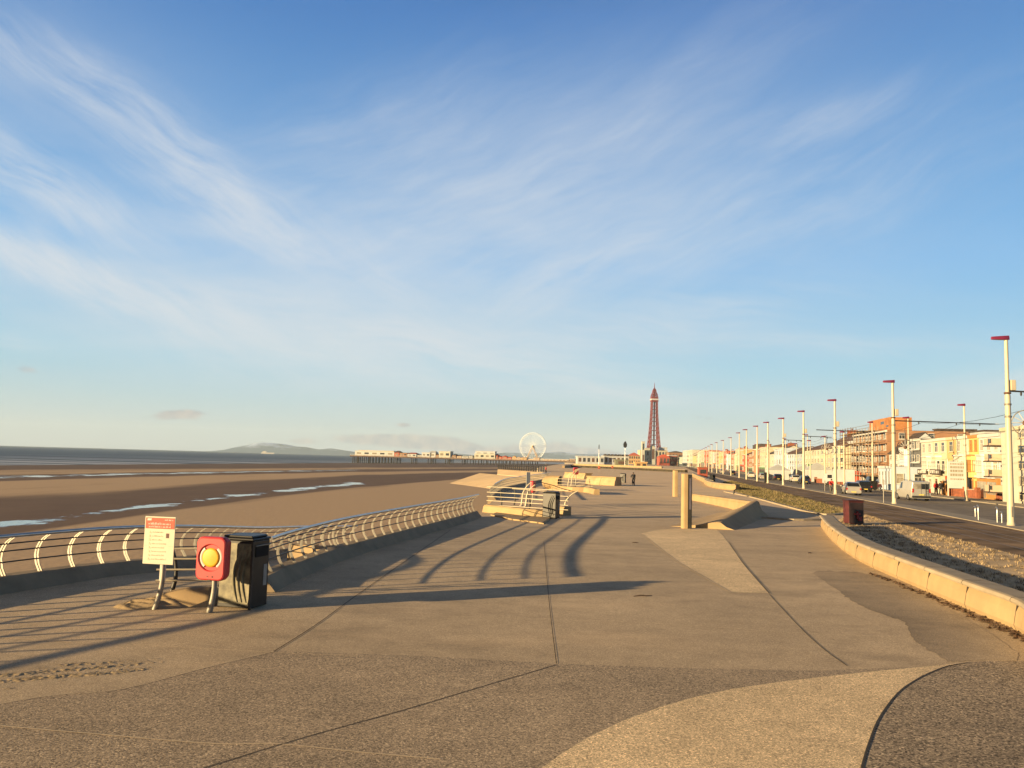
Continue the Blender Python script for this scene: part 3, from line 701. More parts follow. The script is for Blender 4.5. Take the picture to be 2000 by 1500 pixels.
def litter_bin(loc, rz, label, far=True):
    root = thing('litter_bin', label, 'litter bin', loc, rz, 'big black promenade litter bins'); w, d, h = .70, .74, 1.33
    mb = MB(); pl = [(-w/2, -d/2), (w/2-.10, -d/2), (w/2, -d/2+.10), (w/2, d/2-.06), (w/2-.06, d/2), (-w/2, d/2)]
    mb.prism(pl, .02, h, M_black); mb.build('body', root, bevel=.015)
    mb = MB(); mb.prism([(a*1.06, b*1.06) for a, b in pl], h+.004, h+.05, M_black); mb.prism([(a*.9, b*.9) for a, b in pl], h+.052, h+.10, M_black); mb.build('lid', root, bevel=.03)
    # weathered left panel with swelling ribs
    mb = MB(); mb.box((-w/2-.012, -d/2+.0, .10), (-w/2-.002, d/2-.03, h-.05), M_black if far else M_olive); mb.build('side_panel', root)
    for k in range(3):
        pts = []
        for i in range(11):
            t = i/10; yy = lerp(-d/2+.10+.10*k, d/2-.10-.02*k, 0)+.16*math.sin(math.pi*t)-.10*t; pts.append((-w/2-.018, yy-.02, lerp(.14, h-.10, t)))
        mb = MB(); mb.tube(pts, [.03-.02*abs(2*i/10-1)**2 for i in range(11)], M_black if far else M_olive, 8); mb.build('rib', root)
    mb = MB(); mb.box((-w/2-.03, -d/2-.03, .0), (-w/2+.012, -d/2+.02, h), M_dark_metal); mb.build('corner_frame', root, bevel=.006)
    mb = MB(); mb.box((-w/2+.10, -d/2-.012, h-.32), (w/2-.16, -d/2-.002, h-.12), mat('bin_mouth', (.004, .004, .004), .9)); mb.build('mouth', root)
    mb = MB(); mb.tube([(-w/2+.08, -d/2-.02, h-.10), (0, -d/2-.035, h-.09), (w/2-.12, -d/2-.02, h-.10)], .012, M_steel2, 6); mb.build('handle', root)
    mb = MB(); mb.box((w/2-.28, -d/2-.006, .42), (w/2-.16, -d/2-.002, .84), mat('pale_label', (.32, .32, .30), .6)); mb.build('label_plate', root)
    return root
def four_rail_fence(p0, p1, label, zs, posts=(0.3, .75), h=1.12, back=0):
    p0, p1 = Vector(p0), Vector(p1); d = p1-p0; L = d.length
    root = thing('guard_rail', label, 'guard rail', p0, math.atan2(d.y, d.x), 'four-rail guard fences')
    for z in zs:
        mb = MB(); mb.tube([(0, 0, z), (L, 0, z)], .02, M_cream, 8); mb.build('rail', root)
    for t in posts:
        mb = MB(); pts = [(t*L-.02, .06, .02), (t*L+.06, .06, .25), (t*L+.10, .05, .5), (t*L+.07, .05, .8), (t*L-.03, .05, h)]
        pts = smooth_path(pts, 4); mb.tube(pts, [lerp(.05, .03, i/(len(pts)-1)) for i in range(len(pts))], M_dark_metal, 8); mb.build('post', root)
    return root
def concrete_nose(loc, rz, label, L=1.5, W_=.9, H=.36):
    """a smooth sand-coloured end block like a lying wedge with a rounded back"""
    root = None; mb = MB(); nx, ny = 14, 8; vs = []
    for i in range(nx):
        t = i/(nx-1); hh = H*(math.sin(math.pi*min(1, t*1.15+.02)/1.0*.5)**.7)*(1-.25*max(0, t-.6))
        for j in range(ny):
            u = j/(ny-1)*2-1; wd = W_/2*(.45+.55*math.sin(math.pi*.5*min(1, t*1.6+.1)))
            vs.append((t*L-L/2, u*wd, hh*(1-abs(u)**3)*(1 if 0 < i < nx-1 else .0)-.02))
    mb.add(vs, [(i*ny+j, i*ny+j+1, (i+1)*ny+j+1, (i+1)*ny+j) for i in range(nx-1) for j in range(ny-1)], M_conc, True)
    o = mb.build('concrete_nose', loc=loc); o.rotation_euler = (0, 0, rz); tag(o, label, 'concrete block'); return o
bpos = Vector((-5.30, 16.9, 0))
warning_sign(G(303, 1191), math.radians(-8), 'red and white beach warning sign on a bent steel post, nearest of the signs')
lifebuoy_box(G(411, 1197), math.radians(-12), 'red lifebuoy box with orange disc beside the nearest black bin')
litter_bin(bpos, math.radians(74), 'tall black litter bin with a weathered olive side, beside the lifebuoy box in the foreground', False)
four_rail_fence((-7.25, 17.25, 0), (-5.3, 17.7, 0), 'four-rail steel guard fence between the near warning sign and the black bin', (.40, .62, .84, 1.05), (.14, .6))
concrete_nose((-6.6, 17.05, 0), math.radians(8), 'sandy concrete nose block under the guard fence beside the near warning sign', 1.5, 1.0, .36)
# little drift of blown sand at the sign's foot, and a trodden sandy patch
def sand_heap(name, label, c, rx, ry, h, rough, seed, rz=0, nx=36, ny=28, mt=None):
    random.seed(seed); mb = MB(); vs = []
    ph = [(random.uniform(0, 6), random.uniform(3, 16), random.uniform(3, 16)) for _ in range(16)]
    for i in range(nx):
        for j in range(ny):
            u, v = i/(nx-1)*2-1, j/(ny-1)*2-1; q = max(0, 1-u*u-v*v)
            b_ = sum(math.sin(a+fx*u+fy*v) for a, fx, fy in ph)/16
            vs.append((u*rx, v*ry, max(-.03, h*q**.8*(1+.8*b_)+rough*b_*min(1, q*3)+random.uniform(-1, 1)*rough*.5*min(1, q*4)-.012+.0*q)))
    mb.add(vs, [(i*ny+j, i*ny+j+1, (i+1)*ny+j+1, (i+1)*ny+j) for i in range(nx-1) for j in range(ny-1)], mt or M_sand, True)
    o = mb.build(name, loc=c); o.rotation_euler = (0, 0, rz); tag(o, label, 'sand', kind='stuff'); return o
sand_heap('sand_drift', 'small drift of blown sand round the foot of the near warning sign', G(300, 1183), .75, .45, .13, .02, 4, .25)
sand_heap('trodden_sand', 'patch of lumpy trodden sand on the promenade at the lower left', G(105, 1316), 1.7, .62, .010, .028, 9, .62, 110, 60, mat('gritty_sand', (.60, .46, .29), .95, 0, .2, 4, .5, 60, .1))

# ------------------------------------------------------------------ second beach head (stairs landing) and the third, farther on
def landing(pts, label, h=.45, wd=.5):
    mb = MB(); mb.sweep([(-wd/2, -.05), (-wd/2, h*.9), (-wd/2+.06, h), (wd/2-.08, h), (wd/2, h*.8), (wd/2+.10, -.05)], smooth_path(pts, 4), M_conc); o = mb.build('plinth_wall'); tag(o, label, 'low wall'); return o
landing([G(950, 1000), G(990, 1004), G(1030, 1009), G(1062, 1011)], 'low sandy plinth wall under the guard rail left of the second black bin', .42)
landing([G(1096, 1006), G(1108, 1007)], 'short sandy plinth stub right of the second black bin', .5, .7)
mb = MB(); mb.prism([G(958, 1007), G(1000, 1016), G(1062, 1024), G(1075, 1014), G(1050, 1004), G(990, 996)], .006, .07, M_conc); tag(mb.build('stair_step'), 'sandy concrete step slab in front of the plinth left of the second black bin', 'step')
p0, p1 = at(958, 966, 50), at(1105, 963, 47); f2 = four_rail_fence((p0.x-.2, 49.2, 0), (p1.x+.1, 46.2, 0), 'long four-rail guard fence on the landing behind the second black bin', (.35, .6, .85, 1.1, 1.42), (.17, .52), 1.3)
for px, py, YY in ((1005, 990, 55), (1042, 990, 55), (1062, 985, 56)): pass
four_rail_fence((at(1000, 975, 56).x, 56, 0), (at(1070, 975, 53).x, 53, 0), 'short four-rail guard fence in the shade behind the second landing', (.5, .8, 1.1), (.05, .5, .98), 1.2)
litter_bin(G(1077, 1012), math.radians(62), 'black litter bin on the landing in the middle distance, second from the foreground')
g = G(1040, 985); lifebuoy_box((g.x, g.y, 0), math.radians(72), 'red lifebuoy box on a curved post by the second landing, behind the guard fence', .8)
g = G(1030, 987); warning_sign((g.x, g.y, 0), math.radians(70), 'beach warning sign turned edge-on beside the second lifebuoy box', 1.25, True)
def curved_column(loc, label, h=1.9, lean=.5):
    root = thing('curved_post', label, 'post', loc, 0, 'white curved landing posts'); mb = MB()
    pts = smooth_path([(0, 0, 0), (.06, 0, h*.3), (.2*lean, 0, h*.55), (.7*lean, 0, h*.85), (1.2*lean, 0, h)], 4)
    mb.tube(pts, [lerp(.06, .035, i/(len(pts)-1)) for i in range(len(pts))], M_cream, 8); mb.build('shaft', root)
    mb = MB(); mb.lathe([(.14, 0), (.14, .05), (.08, .07)], M_steel2, 12); mb.build('foot_plate', root)
curved_column(G(1018, 988), 'left white curved post on the second landing beside the edge-on sign', 1.55, .5)
curved_column(G(1026, 990), 'right white curved post on the second landing below the lifebuoy box', 1.45, .5)
curved_column(G(1109, 952), 'left white curved post on the third landing', 2.2, 1.0)
curved_column(G(1115, 953), 'right white curved post on the third landing near its lifebuoy box', 2.2, .8)
curved_column(G(1101, 1001), 'white curved post at the right end of the guard fence by the second black bin', 1.3, .7)
g = G(1124, 952); lifebuoy_box((g.x, g.y, 0), math.radians(20), 'red lifebuoy box on the third landing, in front of the sandy stone benches', 1.5)
landing([G(1075, 955), G(1110, 960), G(1150, 962), G(1166, 966)], 'sandy plinth wall of the third landing in front of the white curved posts', .5)
four_rail_fence(tuple(G(1085, 957)), tuple(G(1158, 962)), 'four-rail guard fence on top of the third landing plinth', (.6, .9, 1.2), (.1, .5, .9), 1.3)
# shell-shaped wedge by the third landing
def shell(c, label, R_=1.5, H=1.7):
    mb = MB(); vs = []; nn = 12
    for i in range(nn+1):
        a = math.pi*i/nn
        for k in range(5):
            t = k/4; vs.append((-R_*math.sin(a)*(.4+.6*t), (t-.5)*2.2, H*(1-math.cos(a))/2))
    mb.add(vs, [(i*5+k, i*5+k+1, (i+1)*5+k+1, (i+1)*5+k) for i in range(nn) for k in range(4)], M_conc, True)
    mb.box((-.05, -1.1, 0), (.12, 1.1, H), M_conc); o = mb.build('shell_wall', loc=c); o.rotation_euler = (0, 0, .5); tag(o, label, 'concrete shell')
shell(G(1084, 956), 'rounded pale concrete shell at the left end of the third landing', 1.0, 1.45)
# stone bench blocks beyond the third landing
def bench_block(px0, px1, py, h, label):
    a, b = G(px0, py), G(px1, py+3); d = b-a; L = d.length
    root = thing('stone_bench', label, 'bench', a, math.atan2(d.y, d.x), 'sandy stone benches')
    for i in range(2):
        mb = MB(); x0, x1 = L*i/2+.02, L*(i+1)/2-.02
        mb.ext([(x0, 0, 0), (x0, 1.6, 0), (x0, 1.5, h), (x0, .35, h), (x0, .1, h*.5)], (x1-x0, 0, 0), M_rust); mb.build('block', root, bevel=.04)
    mb = MB(); mb.box((-.05, .25, h+.004), (L+.05, 1.7, h+.14), M_conc); mb.build('coping', root, bevel=.03)
bench_block(1143, 1200, 946, 1.0, 'long sandy stone bench beyond the third landing, left of the far grey bin')
bench_block(1100, 1140, 933, .9, 'far sandy stone bench behind the third landing')
litter_bin(G(1217, 943), math.radians(60), 'small grey-black litter bin beside the far cyclist')
for px, py, lab in ((1170, 922, 'tiny red lifebuoy box on the open promenade, left of the far cyclist'), (1196, 920, 'tiny red lifebuoy box farthest along the promenade')):
    g = G(px, py); lifebuoy_box((g.x, g.y, 0), .2, lab, .9)
# ------------------------------------------------------------------ sloping sea defence slabs
def slab(name, label, top, bot):
    """top and bottom edges (world points), solid down to the beach"""
    mb = MB(); n_ = len(top); P_ = [Vector(p) for p in top]+[Vector(p) for p in bot]
    lo = [Vector((p.x, p.y, -9)) for p in P_]; vs = P_+lo
    fs = [(i, i+1, n_+i+1, n_+i) for i in range(n_-1)]
    ring = list(range(n_))+list(range(2*n_-1, n_-1, -1))
    for a, b in zip(ring, ring[1:]+ring[:1]): fs.append((a, b, b+2*n_, a+2*n_))
    mb.add(vs, fs, mat('sunlit_sandstone', (.72, .54, .33), .85, 0, .08, .15, .2, 3, .15, grime=.12)); o = mb.build(name); tag(o, label, 'sea defence', 'sloping sea defence slabs')
def gz(px, py, z): v = G(px, py, z); return v
slab('revetment', 'broad bare sandy slab sloping from the promenade to the beach', [gz(1100, 939, -.5), gz(1020, 931.5, -.75), gz(937, 924, -1.0)], [gz(1012, 960.5, -3.0), gz(945, 952.5, -3.2), gz(877, 944, -3.4)])
slab('revetment', 'narrow sandy slab beyond the broad one, topped by a dark fence', [gz(1064, 922.8, -.06), gz(1018, 919.5, -.2), gz(972, 916.5, -.3)], [gz(1064, 934, -1.2), gz(1018, 930.3, -1.4), gz(971, 926.5, -1.6)])
slab('revetment', 'small sandy slab below the third landing, right of a gap', [gz(1132, 930, 0.01), gz(1100, 926, -.05), gz(1072, 923, -.1)], [gz(1120, 938.5, -.6), gz(1095, 937.5, -.8), gz(1070, 936.5, -1.0)])
mb = MB()                                   # dark fence on the narrow slab
root = thing('seaside_fence', 'low dark fence on top of the narrow sandy slab', 'fence', (0, 0, 0))
a, b = gz(973, 916, -.25), gz(1062, 922, -.05)
for k in range(22):
    p = a.lerp(b, k/21); mb = MB(); mb.box((p.x-.12, p.y-.12, p.z-.3), (p.x+.12, p.y+.12, p.z+1.5), M_dark_metal); mb.build('post', root)
for h in (.5, 1.0, 1.5):
    mb = MB(); mb.tube([a+Vector((0, 0, h)), b+Vector((0, 0, h))], .10, M_dark_metal, 5); mb.build('rail', root)

# ------------------------------------------------------------------ right: curved seat wall, V parapet, far seat walls
def seat_wall(path, label, h=.62, wd=.55, taper=True, group='sandy concrete seat walls'):
    root = thing('seat_wall', label, 'seat wall', path[0], 0, group); rel = [Vector(p)-Vector(path[0]) for p in path]
    n_ = len(rel); sc = [1 if not taper else min(1, .55+.45*min(1, i/(n_*.12))) for i in range(n_)]
    mb = MB(); mb.sweep([(0, -.05, sc), (-.06, .10, sc), (-.02, h*.55, sc), (.06, h-.12, sc), (.06+wd, h-.12, sc), (.06+wd, -.05, sc)], rel, M_conc, False); mb.build('wall_face', root)
    mb = MB(); mb.sweep([(-.09, h-.115, sc), (-.12, h-.06, sc), (-.09, h-.01, sc), (-.02, h+.005, sc), (wd, h, sc), (wd+.09, h-.03, sc), (wd+.09, h-.115, sc)], rel, M_cap, False); mb.build('coping', root, bevel=.012)
    return root
wall_pts = [G(x, y) for x, y in [(1605, 1030), (1618, 1048), (1640, 1069), (1668, 1089), (1697, 1105), (1760, 1133), (1820, 1159), (1910, 1198), (2000, 1238)]]
q = wall_pts[-1]; wall_pts += [q+Vector((-.9, -2.2, 0)), q+Vector((-1.1, -5, 0)), q+Vector((-.5, -9, 0))]
sw = smooth_path(wall_pts, 6)
seat_wall(sw, 'long curved sandy seat wall sweeping to the right edge of the foreground', .64, .50) if False else None
swr = list(reversed(sw))                  # travel away from the camera: the seat side (left) faces the promenade
swo = seat_wall(swr, 'long curved sandy seat wall sweeping to the right edge of the foreground', .64, .50, False)
jt = resample([p-swr[0] for p in swr], 2.4)
for i in range(1, len(jt)-1):                 # open cast joints between the wall units
    d_ = (jt[i+1]-jt[i-1]).normalized(); mb = MB(); mb.sweep([(-.004, -.05), (-.064, .10), (-.026, .35), (.0, .50), (-.094, .53), (-.124, .58), (-.093, .635), (-.02, .649), (.5, .644), (.5, .5), (.3, .2), (.3, -.05)], [jt[i]-d_*.007, jt[i]+d_*.007], M_joint); mb.build('cast_joint', swo)
A, B, C = Vector((10.2, 40.0, 0)), Vector((15.6, 52.0, 0)), G(1352, 976)
mb = MB(); pth = smooth_path([A, A.lerp(B, .35), A.lerp(B, .7), B], 4); n_ = len(pth); scl = [lerp(.38, 1.08, i/(n_-1)) for i in range(n_)]
root = thing('parapet_wall', 'smooth sandy mound-like parapet with a dark shaded side, right of the beige pillar', 'low wall')
mb.sweep([(-2.5, -.02, scl), (-1.6, .18, scl), (-.9, .45, scl), (-.4, .76, scl), (-.12, .86, scl), (.06, .84, scl), (.13, .70, scl), (.34, .30, scl), (.75, -.02, scl)], pth, M_conc, True); mb.build('near_arm', root, bevel=.02)
mb = MB(); pth = smooth_path([B, B.lerp(C, .4)+Vector((.4, 0, 0)), C], 5); n_ = len(pth); scl = [lerp(1, .6, i/(n_-1)) for i in range(n_)]
mb.sweep([(-.30, -.02, scl), (-.22, .62, scl), (-.26, .70, scl), (-.18, .85, scl), (.14, .85, scl), (.2, .7, scl), (.2, -.02, scl)], pth, M_conc); mb.build('far_arm', root, bevel=.02)
mb = MB(); mb.sweep([(-.16, 0), (-.16, .1), (.16, .1), (.16, 0)], smooth_path([G(1416, 961), G(1470, 972), G(1530, 988), G(1600, 1005), G(1652, 1004)], 5), M_cap); tag(mb.build('kerb'), 'thin pale kerb curving between the grass and the parapet wall', 'kerb')
mb = MB(); mb.sweep([(-.3, 0), (-.3, .09), (.3, .09), (.3, 0)], smooth_path([G(1455, 1011), G(1500, 1012.5), G(1548, 1016), G(1606, 1016)], 4), M_cap); tag(mb.build('kerb'), 'short pale kerb in the shadow of the parapet wall', 'kerb')
seat_wall(smooth_path([G(1437, 958), G(1424, 957), G(1400, 954), G(1384, 950), G(1376, 945)], 4), 'low sandy seat wall beside the green grass, nearest of the far ones', .75, .6, False)
seat_wall(smooth_path([G(1384, 948), G(1374, 942), G(1362, 936), G(1352, 930)], 4), 'low sandy seat wall behind the far black bins', .8, .6, False)
# pillars
def pillar(loc, rz, label, h, w, plate=True):
    root = thing('stone_pillar', label, 'pillar', loc, rz, 'beige promenade pillars'); mb = MB()
    pl = [(w*.5*math.cos(a), w*.6*math.sin(a)) for a in [math.pi*.5+math.pi*k/10 for k in range(11)]]+[(w*.5, -w*.6), (w*.5, w*.6)]
    mb.prism(pl, 0, h, M_conc); mb.build('shaft', root, bevel=.015)
    if plate:
        mb = MB(); mb.box((w*.5+.004, -w*.55, 0), (w*.5+.19, w*.55, h-.04), M_dark_metal); mb.build('panel_case', root, bevel=.01)
        mb = MB(); mb.box((w*.5+.05, -w*.55-.008, h*.35), (w*.5+.15, -w*.55-.002, h*.92), mat('info_plate', (.15, .14, .18), .25, .2)); mb.build('info_plate', root)
    return root
pillar(G(1336, 1032), 0, 'tall beige pillar with a dark metal back, nearest of the pair', 2.62, .30)
pillar(G(1318, 970), 0, 'plain beige pillar behind the nearer dark-backed one', 2.45, .44, False)
# maroon box bin, right
g = G(1667, 1024); root = thing('box_bin', 'maroon box litter bin standing on the dry verge behind the curved seat wall', 'litter bin', g, math.radians(2)); mb = MB()
mb.prism([(-.42, -.36), (.42, -.36), (.42, .36), (-.42, .36)], .06, 1.28, M_maroon); mb.build('body', root, bevel=.02)
mb = MB(); mb.prism([(-.46, -.40), (.46, -.40), (.46, .40), (-.46, .40)], 1.284, 1.36, mat('maroon_lid', (.05, .016, .014), .5)); mb.build('lid', root, bevel=.02)
mb = MB(); mb.prism([(-.36, -.30), (.36, -.30), (.36, .30), (-.36, .30)], 0, .058, M_black); mb.build('base', root)
mb = MB(); mb.box((-.40, -.372, .10), (.40, -.363, 1.22), mat('maroon_black', (.035, .02, .018), .5, 0, .3, 4)); mb.build('front_panel', root)
mb = MB(); mb.box((-.12, -.472, .54), (.2, -.374, .64), mat('dull_red_mark', (.25, .02, .02), .6)); mb.box((.0, -.472, .34), (.08, -.374, .74), MATS['dull_red_mark']); mb.box((.08, -.472, .22), (.28, -.374, .46), mat('red_scrawl', (.22, .02, .02), .5)); mb.build('red_mark', root)

for px, py, an, lab in ((1256, 1164, .3, 'dark twig lying on the promenade below the pale paving wedge'), (1241, 1060, .1, 'small dark scrap of seaweed on the promenade left of the tall beige pillar'), (1582, 1080, .8, 'tiny dark scrap on the pale floor before the curved seat wall')):
    g = G(px, py, .012); mb = MB(); L_ = .24 if px == 1256 else .12
    mb.tube([(-L_, 0, 0), (-.05, .03, .012), (.06, -.02, .008), (L_, .02, 0)], [.008, .014, .012, .006], MATS['dry_weed'], 6); mb.tube([(.0, 0, .01), (.06, .09, .02)], [.009, .005], MATS['dry_weed'], 5); o = mb.build('twig' if px == 1256 else 'seaweed_scrap', loc=g); o.rotation_euler = (0, 0, an); tag(o, lab, 'twig' if px == 1256 else 'seaweed')
# verge: rough ground with dry grass; a greener patch beyond
random.seed(8)
vp = [p+Vector((.62, .1, 0)) for p in sw[:-14]]
def inside(pt, poly):
    x, y = pt; c_ = False
    for (x0, y0), (x1, y1) in zip(poly, poly[1:]+poly[:1]):
        if (y0 > y) != (y1 > y) and x < (x1-x0)*(y-y0)/(y1-y0)+x0: c_ = not c_
    return c_
Lvp = [p for p in vp if p.y > 16.4]
verge_out = [(p.x, p.y) for p in Lvp]+[(off(-6.7, y).x, off(-6.7, y).y) for y in (14, 20, 26, 32, 38, 44, 50, 56, 64)]+[(G(1652, 1006).x, G(1652, 1006).y)]
verge2 = [(G(x, y).x, G(x, y).y) for x, y in [(1440, 962), (1500, 979), (1560, 995), (1610, 1004), (1652, 1004)]]+[(off(-6.7, y).x, off(-6.7, y).y) for y in (62, 70, 80, 100, 130, 160)]+[(G(1405, 944).x, G(1405, 944).y), (G(1425, 954).x, G(1425, 954).y)]
M_verge = mat('dry_verge', (.72, .54, .33), .95, 0, .28, 1.3, .8, 14, .1, col2=(.46, .34, .20))
M_green = mat('rough_turf', (.26, .225, .08), .95, 0, .3, .5, .8, 12, .1, col2=(.46, .35, .20))
tri_sheet('verge', [Vector((x, y, 0)) for x, y in verge_out], M_verge, .01)
tri_sheet('verge', [Vector((x, y, 0)) for x, y in verge2], M_green, .008)
def tufts(name, label, poly, n_, hmin, hmax, mats, clump=1.0, dens=None):
    xs = [p[0] for p in poly]; ys = [p[1] for p in poly]; mb = MB(); k = 0; tries = 0
    while k < n_ and tries < n_*30:
        tries += 1; x = random.uniform(min(xs), max(xs)); y = random.uniform(min(ys), max(ys))
        if not inside((x, y), poly): continue
        if dens and random.random() > dens(x, y): continue
        k += 1; mm = random.choice(mats)
        for b_ in range(random.randint(6, 12)):
            a = random.uniform(0, 6.28); h = random.uniform(hmin, hmax); w = random.uniform(.003, .009)*clump; ln_ = random.uniform(.3, 1.2)*h
            q0 = Vector((x+random.gauss(0, .05*clump), y+random.gauss(0, .05*clump), .0)); d = Vector((math.cos(a), math.sin(a), 0)); s_ = Vector((-d.y, d.x, 0))*w
            mb.add([q0-s_, q0+s_, q0+d*ln_*.5+s_*.7+Vector((0, 0, h*.8)), q0+d*ln_*.5-s_*.7+Vector((0, 0, h*.8)), q0+d*ln_+Vector((0, 0, h))], [(0, 1, 2, 3), (3, 2, 4)], mm)
    o = mb.build(name, fix=False); tag(o, label, 'grass', kind='stuff'); return o
def dn(x, y): return .15+.85*(math.sin(x*1.7+y*.6)*math.sin(y*1.1-x*.5)*.5+.5)**1.5
tufts('dry_grass', 'tufts of straw-coloured dry grass on the verge behind the curved seat wall', verge_out, 3000, .02, .10, [mat('straw', (.50, .37, .20), .9, 0, .2, 8), mat('straw_pale', (.60, .46, .28), .9, 0, .2, 8), mat('straw_dark', (.12, .085, .05), .9, 0, .2, 8)], 1, dn)
tufts('turf_grass', 'rough greenish turf between the pale kerb and the tram track', verge2, 2600, .05, .2, [mat('turf_blade', (.17, .15, .05), .9, 0, .2, 8), mat('turf_blade_dry', (.34, .26, .13), .9, 0, .2, 8)], 2.4)

# ------------------------------------------------------------------ white tram posts with crimson lamp heads
POST_H = 11.1
def lamp_post(loc, label, group, h=POST_H, arm=0.0, armz=7.4, box=True, detail=True, left=0.0, rz=0):
    root = thing('lamp_post', label, 'lamp post', loc, rz, group)
    mb = MB(); mb.tube([(0, 0, 0), (0, 0, h*.30), (0, 0, h*.69)], [.20, .175, .15], M_cream, 12); mb.build('lower_pole', root)
    mb = MB(); mb.tube([(0, 0, h*.69), (0, 0, h-.12)], [.11, .10], M_cream, 12); mb.build('upper_pole', root)
    mb = MB(); n_ = 8; vs = []
    for i in range(n_):                                   # lamp head: a flat tapering shoe reaching over the track
        t = i/(n_-1); x = lerp(.16, -.86, t); hw = .17*(math.sin(math.pi*(.12+.80*t))**.6); th = .26*(1-.35*t)
        vs += [(x, -hw, h-.16), (x, hw, h-.16), (x, hw*.9, h-.16+th*.7), (x, hw*.4, h-.16+th), (x, -hw*.4, h-.16+th), (x, -hw*.9, h-.16+th*.7)]
    fs = [(i*6+k, i*6+(k+1) % 6, (i+1)*6+(k+1) % 6, (i+1)*6+k) for i in range(n_-1) for k in range(6)]+[(0, 1, 2, 3, 4, 5), tuple(range((n_-1)*6, n_*6))]
    mb.add(vs, fs, M_magenta); mb.build('lamp_head', root)
    if detail:
        mb = MB(); mb.lathe([(.30, 0), (.30, .03), (.23, .05), (.205, .25)], M_cream, 14); mb.build('base_flange', root)
        mb = MB(); mb.box((-.07, -.213, .55), (.07, -.16, 1.15), M_steel2); mb.build('access_door', root)
        for z in (.70, .64, .575):
            mb = MB(); mb.lathe([(.155, h*z-.06), (.19, h*z-.05), (.19, h*z+.05), (.155, h*z+.06)], M_rooft if z == .7 else M_steel2, 12); mb.build('collar', root)
    if box:
        mb = MB(); mb.box((.16, -.12, h*.715), (.46, .14, h*.715+.62), M_cream); mb.build('junction_box', root, bevel=.03)
    if arm:
        mb = MB(); mb.tube([(-left, 0, armz), (arm, -.0, armz-.06)], [.05, .045], M_dark_metal, 8); mb.build('wire_arm', root)
        for t in (.25, .62, .85):
            mb = MB(); mb.lathe([(.02, armz-.04), (.06, armz-.10), (.05, armz-.22), (.02, armz-.28)], M_dark_metal, 8, (arm*t, 0, 0)); mb.build('insulator', root)
        mb = MB(); mb.tube([(arm-.05, 0, armz-.05), (arm+.35, 0, armz-.05)], .035, M_white, 6); mb.build('arm_tip', root)
    return root
ord_ = ['nearest', 'second', 'third', 'fourth', 'fifth', 'sixth', 'seventh', 'eighth', 'ninth', 'tenth']
near_px = [(1975, 1028), (1747, 985), (1632, 966), (1570, 955), (1530, 948), (1500, 943.7), (1479, 940), (1458, 936.5), (1444, 933.5)]
for i, q in enumerate(near_px):
    lab = ('tall white lamp post with a crimson head nearest the right edge, beside the tram track' if i == 0 else 'white lamp post with a crimson head beside the tram track, %s from the right edge' % ord_[i])
    lamp_post(G(*q), lab, 'white lamp posts along the tram track', POST_H, {0: 3.2, 1: 9.2, 2: 4.2, 3: 4.0, 4: 3.5}.get(i, 0), {0: 7.9}.get(i, 7.5), i < 5, i < 6, {2: 2.2}.get(i, 0))
yy = 240.0; k = 0; px_seen = 0
while yy < 760:
    p = off(0, yy); lamp_post(p, 'small white lamp post far along the tram track beyond the ninth one', 'white lamp posts along the tram track', POST_H, 0, 7.5, False, False); yy += 24+yy*.02; k += 1
for i, (q, top) in enumerate([((1887, 978), 790), ((1776, 966), 815), ((1705, 957), 824), ((1649, 951), 843), ((1612, 946), 852), ((1583, 942), 860), ((1556, 939), 866)]):
    g = G(*q); zt = at(q[0], top, g.y).z
    lamp_post(g, 'slim white lamp post on the far pavement, %s from the right edge' % ord_[i], 'slim lamp posts on the far pavement', zt, 0, 7, False, i < 2).scale = (.8, .8, 1)
yy = 190
while yy < 560:
    lamp_post(off(12.6, yy), 'tiny white lamp post on the far pavement beyond the seventh one', 'slim lamp posts on the far pavement', 10.5, 0, 7, False, False).scale = (.8, .8, 1); yy += 26+yy*.03
# overhead wires
def wire(k, z, label, y0=8, y1=420, r=.015):
    ys = [y0]+[G(*q).y for q in near_px]+[260, 320, y1]; ys = [y for y in ys if y <= y1]; mb = MB(); pts = []
    for a, b in zip(ys, ys[1:]):
        for i in range(6):
            t = i/6; y = lerp(a, b, t); p = off(k, y, z-.5*4*t*(1-t)*min(1, (b-a)/25)); pts.append(p)
    mb.tube(pts, r, M_dark_metal, 5); tag(mb.build('overhead_wire'), label, 'tram wire', 'overhead tram wires')
wire(2.4, 7.35, 'upper overhead tram wire hanging from the arms of the lamp posts, nearest the track')
wire(5.6, 7.3, 'outer overhead tram wire hanging over the road side of the lamp posts')
wire(4.0, 6.5, 'lowest overhead tram wire passing in front of the cream hotels')
def motif(px, py, Yd, R_, label):
    c = at(px, py, Yd); root = thing('illumination_motif', label, 'light motif', c, -.2, 'round illumination motifs'); mb = MB()
    ring = [(R_*math.sin(a), 0, R_*math.cos(a)) for a in [2*math.pi*k/24 for k in range(25)]]; mb.tube(ring, .03, M_steel2, 6, False); mb.build('ring', root)
    mb = MB()
    for k in range(6):
        a = math.pi*k/6; mb.tube([(R_*.96*math.sin(a), .02, R_*.96*math.cos(a)), (-R_*.96*math.sin(a), .02, -R_*.96*math.cos(a))], .022, M_white, 5)
    mb.lathe([(.001, -.06), (R_*.22, -.05), (R_*.22, .05), (.001, .06)], M_rooft, 14, (0, 0, 0), 'y'); mb.build('star', root)
    mb = MB(); mb.tube([(0, 0, R_), (0, 0, R_+1.0)], .03, M_dark_metal, 5); mb.build('hanger', root)
motif(1768, 874, 74, .68, 'round wire light motif hanging by the second lamp post from the right')
motif(1615, 877, 96, .62, 'round wire light motif hanging left of the third lamp post from the right')
motif(2003, 826, 47, .72, 'dark round light motif at the right edge beside the nearest lamp post')

